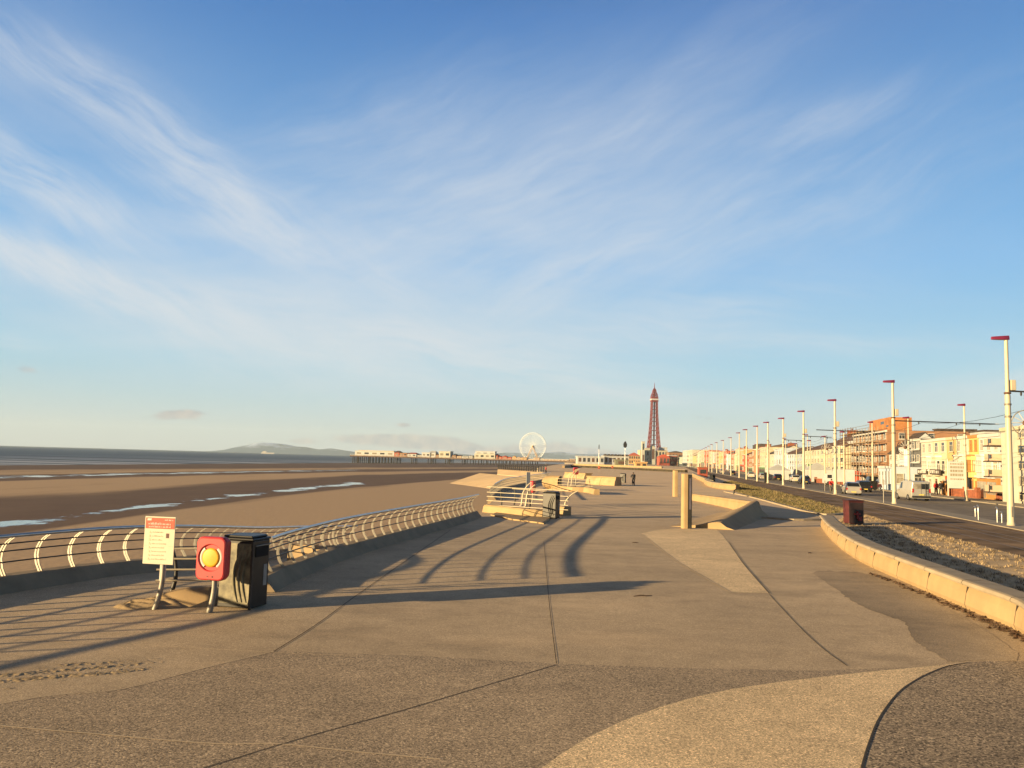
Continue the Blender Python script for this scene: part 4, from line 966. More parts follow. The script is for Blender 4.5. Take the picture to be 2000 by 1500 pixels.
# ------------------------------------------------------------------ houses and hotels along the road
FP = [Vector(p) for p in [(42, 40, 0), (52.6, 80, 0), (57, 100, 0), (77.5, 206, 0), (100, 320, 0), (180, 720, 0), (275, 1480, 0)]]
def onF(px, back=0.0):
    d = ray(px, hor(px)); s_ = d.x/d.y
    for a, b in zip(FP, FP[1:]):
        fa, fb = a.x+back-s_*a.y, b.x+back-s_*b.y
        if fa*fb <= 0 and fa != fb:
            t = fa/(fa-fb); p = a.lerp(b, t); p.x += back; return p
    a, b = (FP[0], FP[1]) if s_ > .6 else (FP[-2], FP[-1]); return None
WCACHE = {}
def win_mesh(w, h, frame, far, glass):
    k = (round(w, 2), round(h, 2), frame.name, far, glass.name)
    if k in WCACHE: return WCACHE[k]
    mb = MB(); t = .07 if not far else .12
    mb.box((-w/2, -.10, 0), (w/2, .0, t), frame); mb.box((-w/2, -.10, h-t), (w/2, 0, h), frame)
    mb.box((-w/2, -.08, t), (-w/2+t, 0, h-t), frame); mb.box((w/2-t, -.08, t), (w/2, 0, h-t), frame)
    if not far: mb.box((-w/2+t, -.07, h*.62), (w/2-t, -.005, h*.62+.05), frame); mb.box((-.025, -.065, t), (.025, -.006, h*.62), frame); mb.box((-w/2-.08, -.16, -.09), (w/2+.08, 0, -.002), frame)
    else: mb.add([(-w/2+t, -.03, t), (w/2-t, -.03, t), (w/2-t, -.03, h-t), (-w/2+t, -.03, h-t)], [(0, 1, 2, 3)], glass)
    o = mb.build('window'); pm = None
    me = o.data; bpy.data.objects.remove(o)
    if not far:
        mb = MB(); mb.add([(-w/2+t, -.03, t), (w/2-t, -.03, t), (w/2-t, -.03, h-t), (-w/2+t, -.03, h-t)], [(0, 1, 2, 3)], glass)
        o = mb.build('pane'); pm = o.data; bpy.data.objects.remove(o)
    WCACHE[k] = (me, pm); return me, pm
def put_window(root, x, y, z, w, h, frame, far=False, glass=None, rz=0):
    me, pm = win_mesh(w, h, frame, far, glass or M_glass)
    o = bpy.data.objects.new('window', me); COL.objects.link(o); o.parent = root; o.location = (x, y, z); o.rotation_euler = (0, 0, rz)
    if pm: c = bpy.data.objects.new('pane', pm); COL.objects.link(c); c.parent = o
def house(px0, px1, py, wall, label, floors=3, cols=2, roof='flat', trim=None, bay=None, shop=None, D=11, back=0, far=False, roofm=None, chim=0, mans=None, cat='house', winw=.5, ridge=2.4, glass=None, door=True, sign=None, name=None):
    p0, p1 = onF(px0, back), onF(px1, back)
    d = p1-p0; w = d.length; midp = (p0+p1)/2; H = at((px0+px1)/2, py, midp.y).z
    root = thing(name or cat, label, cat, (p0.x, p0.y, -.03), math.atan2(d.y, d.x), 'seafront houses and hotels')
    trim = trim or M_white; H += .03
    hw = H-(ridge if roof in ('pitch', 'gable') else 0)
    fh = (H if roof == 'flat' else hw)/floors
    mb = MB(); mb.box((.01, 0, 0), (w-.01, D, hw), wall)
    if roof == 'flat':
        mb.box((.0, -.18, hw-.28), (w, -.003, hw+.08), trim)
    if roof == 'gable': mb.add([(.01, 0, hw+.001), (w-.01, 0, hw+.001), (w/2, 0, hw+ridge-.02), (.01, D, hw+.001), (w-.01, D, hw+.001), (w/2, D, hw+ridge-.02)], [(0, 1, 2), (3, 5, 4)], wall)
    if roof == 'pitch': mb.add([(.01, .1, hw), (.01, D-.1, hw), (.01, D/2, hw+ridge-.03), (w-.01, .1, hw), (w-.01, D-.1, hw), (w-.01, D/2, hw+ridge-.03)], [(0, 1, 2), (3, 5, 4)], wall)
    mb.build('wall', root)
    rm = roofm or M_slate; rf = None
    if roof == 'pitch':
        mb = MB(); e = .3; n0 = (0, -e, hw-.14); mb.ext([(-.02, -e, hw-.12), (-.02, D/2, hw+ridge), (-.02, D+e, hw-.12), (-.02, D+e, hw+.02), (-.02, D/2, hw+ridge+.16), (-.02, -e, hw+.02)], (w+.04, 0, 0), rm); rf = mb.build('roof', root)
    elif roof == 'gable':
        mb = MB(); mb.ext([(-.25, -.2, hw-.16), (w/2, -.2, hw+ridge), (w+.25, -.2, hw-.16), (w+.25, -.2, hw), (w/2, -.2, hw+ridge+.16), (-.25, -.2, hw)], (0, D, 0), rm); rf = mb.build('roof', root)
    else:
        mb = MB(); mb.box((.2, .2, hw+.002), (w-.2, D-.2, hw+.05), M_slate); rf = mb.build('roof', root)
    for c_ in range(chim):
        cx = w*(.08+.84*c_/max(1, chim-1)) if chim > 1 else w*.5; zt = hw+(ridge if roof != 'flat' else 0)
        mb = MB(); mb.box((cx-.45, D*.45, hw), (cx+.45, D*.62, zt+1.15), M_brick); mb.box((cx-.52, D*.44, zt+1.152), (cx+.52, D*.63, zt+1.3), M_brick)
        for q in (-.28, 0, .28): mb.lathe([(.13, zt+1.3), (.10, zt+1.75)], M_rooft, 8, (cx+q, D*.53, 0))
        mb.build('chimney', rf)
    y = 0
    bx0 = bx1 = None
    if bay:                                  # projecting bay: (x0, x1, first floor, last floor, depth) in fractions and floors
        for (bx0, bx1, f0, f1, dp) in bay:
            a, b = bx0*w, bx1*w; z0, z1 = f0*fh-.1, f1*fh-.02; ch = min(.5, (b-a)*.18); mb = MB()
            mb.prism([(a, 0), (a+ch, -dp), (b-ch, -dp), (b, 0)], z0, z1, wall); mb.prism([(a-.12, 0), (a+ch-.06, -dp-.12), (b-ch+.06, -dp-.12), (b+.12, 0)], z1+.003, z1+.2, trim); mb.build('bay', root, bevel=.0)
            for f in range(int(f0), int(math.ceil(f1))):
                zz = max(f*fh, z0)+fh*.26; n_ = 3 if b-a > 2.2 else 2
                for q in range(n_):
                    ww = (b-a-2*ch)/n_; put_window(root, a+ch+ww*(q+.5), -dp-.002, zz, ww*.86, fh*.55, trim, far, glass)
                ang = math.atan2(dp, ch)
                if not far and dp > .5:
                    put_window(root, a+ch/2-.001, -dp/2-.003, zz, .62*math.hypot(ch, dp), fh*.55, trim, far, glass, -ang)
                    put_window(root, b-ch/2+.001, -dp/2-.003, zz, .62*math.hypot(ch, dp), fh*.55, trim, far, glass, ang)
    for f in range(floors):
        if f == 0 and shop: continue
        for c_ in range(cols):
            x = w*(c_+.5)/cols
            if bay and any(a*w-.6 < x < b*w+.6 and f0-.2 <= f < f1 for a, b, f0, f1, _ in bay): continue
            if f == 0 and door and c_ == 0: continue
            put_window(root, x, -.002, f*fh+fh*.26, min(w/cols*winw, 2.2), fh*.54, trim, far, (M_glassw if (f+c_) % 3 == 1 else None) if glass is None else glass)
    if door and not shop:
        x = w*.5/cols; mb = MB(); mb.box((x-.55, -.10, 0), (x+.55, -.002, 2.2), trim); dr = mb.build('door', root)
        mb = MB(); mb.box((x-.42, -.13, .05), (x+.42, -.102, 2.02), M_maroon if far else M_rooft); mb.build('door_leaf', dr)
    if shop:
        sm, gm = shop; mb = MB(); mb.box((.1, -.35, 0), (w-.1, -.003, fh*.98), sm); mb.box((0, -.6, fh*.985), (w, -.003, fh*1.08), trim); fr = mb.build('shop_front', root)
        n_ = max(2, int(w/2.4))
        for q in range(n_):
            x0 = .3+(w-.6)*q/n_; x1 = .3+(w-.6)*(q+1)/n_-.25
            mb = MB(); mb.box((x0, -.365, .55 if q % 2 else .1), (x1, -.353, fh*.80), gm); mb.build('shop_window', fr)
    if sign:
        mb = MB(); mb.box((w*.1, -.75, fh*1.02), (w*.9, -.62, fh*1.02+.75), sign); sg = mb.build('sign_board', root)
        mb = MB(); random.seed(int(px0)); x = w*.16
        while x < w*.82:
            g_ = random.uniform(.12, .3); mb.box((x, -.765, fh*1.02+.2), (x+g_, -.753, fh*1.02+.55), M_slate if sign is not M_slate else M_white); x += g_+random.choice((.08, .08, .3))
        mb.build('lettering', sg)
    return root, w, hw, fh
def side_windows(root, w, D, fh, floors, cols, ww=.9, hh=None, z0=.26):
    for f in range(floors):
        for c_ in range(cols): put_window(root, w+.002, D*(c_+.5)/cols, f*fh+fh*z0, ww, hh or fh*.54, M_white, False, M_glassw if (f+c_) % 3 == 0 else M_glass, math.pi/2)
cr = paint('cream', (.55, .50, .36)); cr2 = paint('pale_cream', (.54, .53, .45)); wh = paint('white', (.53, .55, .56)); yl = paint('yellow', (.66, .50, .18)); pk = paint('pinkish', (.60, .44, .32)); orr = paint('peach', (.62, .40, .18)); bl = paint('blue_grey', (.34, .42, .50)); gy = paint('dark_grey', (.13, .135, .14)); rd = paint('brick_red', (.42, .10, .06)); orb = paint('orange_brown', (.46, .22, .07)); br = paint('brown_brick', (.34, .19, .11)); lbl = paint('light_blue', (.46, .55, .66)); gn = paint('green', (.12, .30, .12)); brd = paint('bright_red', (.55, .10, .04)); lil = paint('pale_lilac', (.52, .46, .46)); teal = paint('sea_green', (.42, .52, .44))
M_orwin = mat('orange_blind', (.38, .20, .06), .4, 0, .2, 2)
# nearest block on the right edge: a tall cream building with stacked pink balconies on its corner
root, w, hw, fh = house(1956, 2046, 833, cr2, 'tall plain cream building at the right edge with stacked pinkish balconies on its corner', 5, 3, 'flat', cr, None, None, 14, -1.5, winw=.001, door=False, cat='apartment building') if False else house(1957, 2046, 833, cr2, 'tall plain cream building at the right edge with stacked pinkish balconies on its corner', 5, 1, 'flat', cr, None, None, 14, -1.5, winw=.2, door=False, cat='apartment building')
for f in range(4):
    z = hw*(.10+.215*f); mb = MB(); mb.box((-2.6, -.9, z+.25), (-.02, .9, z+fh*.62), pk); mb.box((-2.7, -1.0, z+.1), (-.02, 1.0, z+.246), M_slate); mb.build('balcony', root)
    mb = MB(); mb.box((-.9, -1.01, z+fh*.3), (-.2, -.905, z+fh*.58), M_glass); mb.build('balcony_opening', root)
house(1913, 1955, 849, wh, 'white three-storey guest house with an orange-brown ground floor, left of the tall cream building', 3, 3, 'flat', M_white, [(.12, .52, 1, 2, .75), (.62, .96, 1, 2, .75)], (orb, M_glassw), glass=M_glassw)
house(1893.5, 1912.5, 851, yl, 'narrow yellow house with orange windows, left of the orange-brown ground floor', 3, 2, 'flat', orb, [(.12, .88, 1, 2, .6)], None, glass=M_orwin, chim=1)
house(1869, 1893, 853, cr2, 'pale cream terraced house with a bay window behind the first slim lamp post', 3, 2, 'flat', M_white, [(.15, .85, 1, 2, .8)], None, glass=M_glassw, sign=cr2)
house(1850.5, 1868.5, 855, orr, 'peach-coloured terraced house with one dark window on its middle floor', 3, 1, 'flat', cr, None, (brd, M_glass), winw=.42)
house(1824, 1850, 857, cr, 'cream terraced house with a dark sloping awning, behind the silver van', 3, 2, 'flat', M_white, [(.1, .6, 1, 2, .6)], None, sign=M_slate)
house(1800, 1823.5, 860, cr2, 'pale cream terraced house with a pinkish bay, left end of the cream terrace', 3, 2, 'flat', M_white, [(.4, .95, 1, 2, .7)], None, glass=M_glassw, sign=M_slate)
root, w, hw, fh = house(1780, 1799, 858, gy, 'modern building banded in dark grey and white left of the cream terrace', 4, 2, 'flat', M_white, None, (wh, M_glass))
for f in (1, 2, 3):
    mb = MB(); mb.box((.2, -.5, f*fh+fh*.12), (w-.2, -.11, f*fh+fh*.22), wh); mb.build('balcony_slab', root)
root, w, hw, fh = house(1758, 1779, 876, lbl, 'low pale blue-grey house right of the white gabled one', 3, 2, 'flat', M_white, [(.2, .8, 1, 3, .5)], None)
side_windows(root, w, 11, fh, 3, 4, .9)
root, w, hw, fh = house(1737, 1757, 846, wh, 'white house with a steep pointed gable behind the second lamp post from the right', 4, 2, 'pitch', M_white, None, None, 8, 0, ridge=3.4, roofm=M_slate)
side_windows(root, w, 8, fh, 4, 3, .7)
root, w, hw, fh = house(1716, 1740, 911, lbl, 'low pale blue shop with two dark windows in front of the scaffolded hotel', 1, 4, 'flat', wh, None, None, 5, -4.5, winw=.45, cat='shop', glass=M_glass, door=False)
side_windows(root, w, 5, hw, 1, 2, 1.1, 1.5, .3)
root, w, hw, fh = house(1667, 1734, 846, br, 'brown brick hotel wrapped in scaffolding with an orange-clad box on its roof', 5, 8, 'flat', M_white, [(.08, .22, 0, 4, .9), (.32, .46, 0, 4, .9)], None, 14, 0, cat='hotel', winw=.5)
side_windows(root, w, 14, fh, 5, 3, 1.0)
mb = MB(); mb.box((w*.42, .6, hw+.06), (w*.97, 4.2, hw+2.35), mat('orange_sheeting', (.46, .20, .07), .8, 0, .2, .8)); mb.build('roof_box', root)
mb = MB(); mb.box((w*.74, .585, hw+1.3), (w*.83, .598, hw+1.8), M_glass); mb.box((w*.88, .585, hw+.7), (w*.94, .598, hw+1.0), M_glass); mb.build('roof_box_opening', root)
mb = MB(); mb.box((w*.0, -1.3, 0), (w*.40, -.92, fh*1.35), brd); mb.box((w*.05, -1.33, .9), (w*.2, -1.305, fh*.8), M_white); mb.build('red_hoarding', root)
sc_ = thing('scaffolding', 'tube scaffolding with plank decks in front of the brown brick hotel', 'scaffolding', root.location.copy(), root.rotation_euler.z)
for i in range(12):
    x = w*i/11
    for yy in (-1.5, -2.5):
        mb = MB(); mb.tube([(x, yy, 0), (x, yy, hw+(1.2 if i < 5 else .6))], .045, M_rooft if i < 5 else M_steel2, 5); mb.build('upright', sc_)
for f in range(1, 6):
    z = f*hw/5; mb = MB(); mb.box((-.3, -2.6, z-.1), (w+.3, -1.42, z), mat('scaffold_plank', (.33, .24, .14), .85, 0, .2, 2)); mb.build('plank_deck', sc_)
    for q in (.5, 1.0):
        mb = MB(); mb.tube([(-.3, -2.56, z+q), (w+.3, -2.56, z+q)], .04, M_steel2, 5); mb.build('guard_tube', sc_)
house(1657, 1667, 862, wh, 'narrow white side wall with a tall blank gable left of the scaffolded hotel', 4, 1, 'flat', wh, None, None, 10, 1, winw=.01, door=False)
root, w, hw, fh = house(1603, 1655, 846, cr, 'large cream hotel with a brown pitched roof and a square bay tower', 4, 7, 'pitch', M_white, [(.72, .96, 0, 4, 1.4)], None, 13, 0, cat='hotel', roofm=M_rooft, ridge=3.4, chim=2)
house(1569, 1602, 864, cr2, 'pale cream hotel wing with a low brown roof and a green awning', 4, 6, 'pitch', cr, None, None, 12, 0, cat='hotel', roofm=M_rooft, ridge=2.0, glass=M_glassw)
p = onF(1585, -2.4); mb = MB(); mb.ext([(0, 0, 2.9), (0, 2.2, 3.9), (0, 2.2, 3.7), (0, 0, 2.6)], (12, 0, 0), gn); o = mb.build('green_awning', loc=(p.x-1.2, p.y+6, 0)); o.rotation_euler = (0, 0, math.atan2(-1, -.2)); tag(o, 'long green awning along the front of the pale cream hotel wing', 'awning')
house(1552, 1568.5, 871, bl, 'blue-grey hotel with a plain side, beside the pale cream hotel wing', 4, 3, 'pitch', M_white, None, (gn, M_glass), 12, 0, roofm=M_slate, ridge=2.2, cat='hotel')
house(1531, 1551, 873, lbl, 'white and blue hotel with chequered windows left of the blue-grey hotel', 4, 5, 'pitch', M_white, [(.1, .4, 0, 4, .8)], None, roofm=M_rooft, ridge=2.2, cat='hotel', far=True)
# farther houses: each its own colours and roof
random.seed(21)
kinds = [('cream', cr), ('pale cream', cr2), ('white', wh), ('yellow', yl), ('pinkish', pk), ('brick-red', rd), ('pale blue', lbl), ('brown brick', br), ('lilac', lil), ('sea-green', teal), ('peach', orr)]
seq = [(1512, 1530, 876, 6, 'flat'), (1498, 1511.5, 871, 1, 'pitch'), (1484, 1497.5, 874, 0, 'flat'), (1473, 1483.5, 878, 7, 'flat'), (1463, 1472.5, 873, 7, 'pitch'), (1453, 1462.5, 877, 5, 'pitch'), (1444, 1452.5, 880, 10, 'flat'), (1436, 1443.5, 877, 4, 'flat'), (1428, 1435.5, 876, 5, 'pitch'), (1420, 1427.5, 878, 6, 'pitch'), (1412, 1419.5, 881, 5, 'flat'), (1405, 1411.5, 883, 10, 'flat'), (1398, 1404.5, 880, 7, 'pitch'), (1391, 1397.5, 884, 8, 'flat'), (1384, 1390.5, 882, 0, 'flat'), (1377, 1383.5, 880, 5, 'flat'), (1370, 1376.5, 879, 4, 'flat'), (1362, 1369.5, 881, 1, 'flat'), (1353, 1361.5, 885, 3, 'pitch'), (1343, 1352.5, 879, 1, 'flat'), (1333, 1342.5, 880, 2, 'flat'), (1324, 1332.5, 888, 9, 'pitch')]
for i, (a, b, t, c_, rf) in enumerate(seq):
    nm, wm = kinds[c_]; lab = '%s seafront building, %s roof, %s beyond the white and blue hotel' % (nm, 'pitched' if rf == 'pitch' else 'flat', ['first', 'second', 'third', 'fourth', 'fifth', 'sixth', 'seventh', 'eighth', 'ninth', 'tenth', 'eleventh', 'twelfth', 'thirteenth', 'fourteenth', 'fifteenth', 'sixteenth', 'seventeenth', 'eighteenth', 'nineteenth', 'twentieth', 'twenty-first', 'twenty-second'][i])
    house(a, b, t, wm, lab, random.choice((3, 4)), 4 if i < 8 else 6, rf, M_white, [(.1, .4, 0, 3, 1.0)] if i % 2 else None, (random.choice([brd, orb, bl, wh, gn]), M_glass), 14, 0, True, random.choice([M_slate, M_rooft]), 1 if rf == 'pitch' else 0, cat='hotel' if i < 9 else 'building', ridge=3, winw=.62)
# back roofs and stacks seen over the terrace
def back_block(px0, px1, pyb, pyt, back, m, label, name='rear_building', cat='building'):
    p0, p1 = onF(px0, back), onF(px1, back); d = p1-p0; z1 = at((px0+px1)/2, pyt, (p0.y+p1.y)/2).z
    root = thing(name, label, cat, (p0.x, p0.y, 0), math.atan2(d.y, d.x)); mb = MB(); mb.box((0, 0, 0), (d.length, 7, z1), m); mb.build('wall', root)
    mb = MB(); mb.box((-.2, -.2, z1+.003), (d.length+.2, 7.2, z1+.25), M_slate); mb.build('roof', root)
    for k in range(3): put_window(root, d.length*(k+.5)/3, -.003, z1*.80, d.length*.14, 1.0, M_white, True)
back_block(1781, 1818, 862, 849, 14, cr2, 'low cream block with small windows showing above the banded grey building')
back_block(1825, 1833, 860, 840, 16, M_slate, 'dark square stair tower on the roofs behind the cream terrace', 'roof_tower', 'tower')
back_block(1896, 1925, 850, 844, 12, wh, 'white box-like attic behind the yellow house', 'roof_attic', 'building')
back_block(1656, 1684, 870, 845, 15, M_slate, 'dark slate-roofed building behind the narrow white side wall')
back_block(1500, 1528, 880, 871, 16, M_rooft, 'brown-roofed building rising behind the white and blue hotels')
back_block(1470, 1484, 880, 869, 18, M_slate, 'dark roofed block behind the far pinkish hotel')

# garden walls, marquees, sign board, street things on the far pavement
def brick_wall(px0, px1, pyb0, pyb1, h, label, m=None):
    a, b = G(px0, pyb0), G(px1, pyb1); d = b-a; root = thing('garden_wall', label, 'garden wall', a, math.atan2(d.y, d.x), 'low garden walls'); L = d.length
    mb = MB(); mb.box((0, 0, -.1), (L, .28, h), m or M_brick); mb.build('brickwork', root)
    mb = MB(); mb.box((-.02, -.05, h+.002), (L+.02, .33, h+.09), M_kerb); mb.build('coping', root)
    for x in (0, L): mb = MB(); mb.box((x-.24, -.1, -.1), (x+.24, .38, h+.3), m or M_brick); mb.build('pier', root)
brick_wall(1856, 1882, 969, 970, .95, 'red brick garden wall below the white hotel sign board')
brick_wall(1884, 1907, 971, 973, .95, 'red brick garden wall right of the first slim lamp post')
brick_wall(1949, 1968, 977, 979, 1.1, 'red brick garden wall beside the nearest lamp post')
brick_wall(1984, 2030, 979, 983, 1.0, 'cream garden wall at the right edge behind the nearest lamp post', orr)
brick_wall(1592, 1660, 942, 948, .8, 'long low brick wall in front of the large cream hotel')
brick_wall(1842, 1854, 967, 968, 1.5, 'tan brick gate pier wall right of the walking couple', orb)
g = G(1874, 970); root = thing('hotel_sign', 'tall white sign board standing on the red brick garden wall', 'sign', (g.x, g.y+.5, 0), -.25); mb = MB(); mb.box((-.95, -.06, .98), (.95, .06, 4.3), wh); mb.build('board', root, bevel=.03)
for x in (-1.0, 1.0): mb = MB(); mb.tube([(x, 0, 0), (x, 0, 4.6)], .07, M_white, 8); mb.build('post', root)
mb = MB(); random.seed(4)
for zz, hh in ((3.9, .2), (3.45, .28), (3.0, .28), (2.5, .3), (2.05, .16)):
    x = -.75
    while x < .7: g_ = random.uniform(.08, .24); mb.box((x, -.075, zz), (x+g_, -.063, zz+hh), mat('sign_grey', (.30, .27, .20), .6)); x += g_+.07
mb.build('lettering', root)
def marquee(px, py, w, h, label):
    g = G(px, py); root = thing('marquee', label, 'marquee', (g.x, g.y, 0), -.2, 'white marquees outside the hotels'); mb = MB(); mb.box((-w/2, 0, 0), (w/2, 5, h*.62), wh); mb.build('side_wall', root)
    mb = MB(); mb.add([(-w/2-.1, -.1, h*.62), (w/2+.1, -.1, h*.62), (w/2+.1, 5.1, h*.62), (-w/2-.1, 5.1, h*.62), (0, 2.5, h)], [(0, 1, 4), (1, 2, 4), (2, 3, 4), (3, 0, 4)], wh); mb.build('canopy', root)
marquee(1600, 941, 5.5, 4.2, 'larger white marquee in front of the large cream hotel'); marquee(1575, 938, 5, 3.8, 'smaller white marquee left of the larger one'); marquee(1522, 937, 5, 3.6, 'white marquee in front of the far pale hotels')
def wheelie(px, py, h, w, m, label, cat='litter bin'):
    g = G(px, py); root = thing('street_bin', label, cat, g, -.2, 'dark street bins'); mb = MB(); mb.add([(-w/2*.85, -w*.35, .06), (w/2*.85, -w*.35, .06), (w/2*.85, w*.35, .06), (-w/2*.85, w*.35, .06), (-w/2, -w*.42, h*.9), (w/2, -w*.42, h*.9), (w/2, w*.42, h*.9), (-w/2, w*.42, h*.9)], [(3, 2, 1, 0), (4, 5, 6, 7), (0, 1, 5, 4), (1, 2, 6, 5), (2, 3, 7, 6), (3, 0, 4, 7)], m); mb.build('body', root, bevel=.03)
    mb = MB(); mb.box((-w/2-.03, -w*.46, h*.903), (w/2+.03, w*.46, h), M_black); mb.build('lid', root, bevel=.02)
    mb = MB(); mb.tube([(-w*.4, w*.36, .09), (w*.4, w*.36, .09)], .09, M_tyre, 10); mb.build('wheels', root)
wheelie(1497, 942.5, 1.9, .9, M_black, 'tall black street cabinet left of the sixth lamp post', 'cabinet')
wheelie(1706, 957, 1.35, 1.0, M_black, 'black waste bin at the roadside behind the silver hatchback')
wheelie(1546, 938, 1.4, 1.1, M_black, 'black waste bin on the far pavement by the red cyclist side of the hotels')
g = G(1372, 933.5); root = thing('red_kiosk', 'small red box kiosk far down the promenade right of the pillars', 'kiosk', g, 0); mb = MB(); mb.box((-1, -.7, 0), (1, .7, 2.3), rd); mb.build('body', root, bevel=.04); mb = MB(); mb.box((-1.1, -.8, 2.303), (1.1, .8, 2.45), M_brick); mb.build('roof', root); mb = MB(); mb.box((-.7, -.72, 1.0), (.7, -.703, 1.9), M_glass); mb.build('hatch', root)
litter_bin(G(1392, 943), .5, 'dark litter bin beside the low sandy seat walls right of the pillars')
g = G(1433, 965); mb = MB(); mb.tube([(0, 0, 0), (.05, 0, .35), (.22, .1, .5)], [.09, .08, .06], M_dark_metal, 8); tag(mb.build('dark_stub', loc=g), 'short dark bent stub post at the end of the far seat wall', 'post')
for i, (px, py, lab) in enumerate([(1905, 1010, 'left cycle stand of the left pair near the nearest lamp post'), (1911, 1017, 'right cycle stand of the left pair near the nearest lamp post'), (1948, 1022, 'left cycle stand of the right pair near the nearest lamp post'), (1957, 1023, 'right cycle stand of the right pair near the nearest lamp post')]):
    g = G(px, py); root = thing('cycle_stand', lab, 'cycle stand', g, -.2, 'steel cycle stands on the kerb strip'); mb = MB(); hh = .95 if i in (1, 2) else .7
    mb.tube(smooth_path([(0, 0, 0), (0, 0, hh*.8), (.04, .1, hh), (.0, .25, hh)], 4), .035, M_steel, 8); mb.build('tube', root); mb = MB(); mb.lathe([(.09, 0), (.09, .03), (.04, .04)], M_steel2, 10); mb.build('foot', root)
for px, py, pt, lab in ((1726, 983, 936, 'thin steel sign pole on the kerb strip left of the second lamp post'), (1611, 960, 938, 'thin pale pole left of the red-jacketed cyclist')):
    g = G(px, py); z1 = at(px, pt, g.y).z; root = thing('sign_pole', lab, 'pole', g, 0, 'thin street poles'); mb = MB(); mb.tube([(0, 0, 0), (0, 0, z1)], .04, M_steel2, 8); mb.build('pole', root); mb = MB(); mb.box((-.02, -.15, z1-.5), (.02, .15, z1-.05), M_steel2); mb.build('plate', root)

def shrub(px, py, Yoff, h, label, seed):
    g = G(px, py); g.y += Yoff; g.x += Yoff*.7; random.seed(seed); root = thing('bare_shrub', label, 'shrub', (g.x, g.y, 0), 0, 'bare winter shrubs'); mb = MB()
    tips = []
    for k in range(7):
        a = random.uniform(0, 6.28); p = Vector((random.uniform(-.5, .5), random.uniform(-.3, .3), 0)); q = p+Vector((math.cos(a)*h*.3, math.sin(a)*h*.3, h*random.uniform(.5, .75))); mb.tube([p, p.lerp(q, .5)+Vector((0, 0, .2)), q], [.07, .05, .03], M_rooft, 5); tips.append(q)
        for m_ in range(4):
            a2 = random.uniform(0, 6.28); t = q+Vector((math.cos(a2)*h*.25, math.sin(a2)*h*.25, h*random.uniform(.0, .3))); mb.tube([q.lerp(p, .3*random.random()), t], [.03, .012], M_rooft, 4); tips.append(t)
    mb.build('branches', root); mb = MB(); lm = mat('brown_leaf', (.13, .085, .045), .9, 0, .3, 3); lg = mat('winter_leaf', (.09, .085, .03), .9, 0, .3, 3)
    for t in tips:
        for k in range(26):
            c = t+Vector((random.gauss(0, h*.09), random.gauss(0, h*.09), random.gauss(0, h*.07))); r_ = random.uniform(.05, .13); a = Vector((random.uniform(-1, 1), random.uniform(-1, 1), random.uniform(-1, 1))).normalized()*r_; b = a.cross(Vector((.3, .5, .8))).normalized()*r_*.6
            mb.add([c-a, c+b, c+a, c-b], [(0, 1, 2, 3)], random.choice((lm, lm, lg)))
    mb.build('leaves', root, fix=False)
shrub(1662, 948, 9, 4.6, 'brown bare shrub above the white box van, left of the scaffolded hotel', 3)
shrub(1678, 948, 10, 4.0, 'smaller brown bare shrub right of the white box van at the scaffolding foot', 5)
shrub(1822, 966, 9, 1.6, 'low flowering shrub in the front garden behind the walking couple', 7)

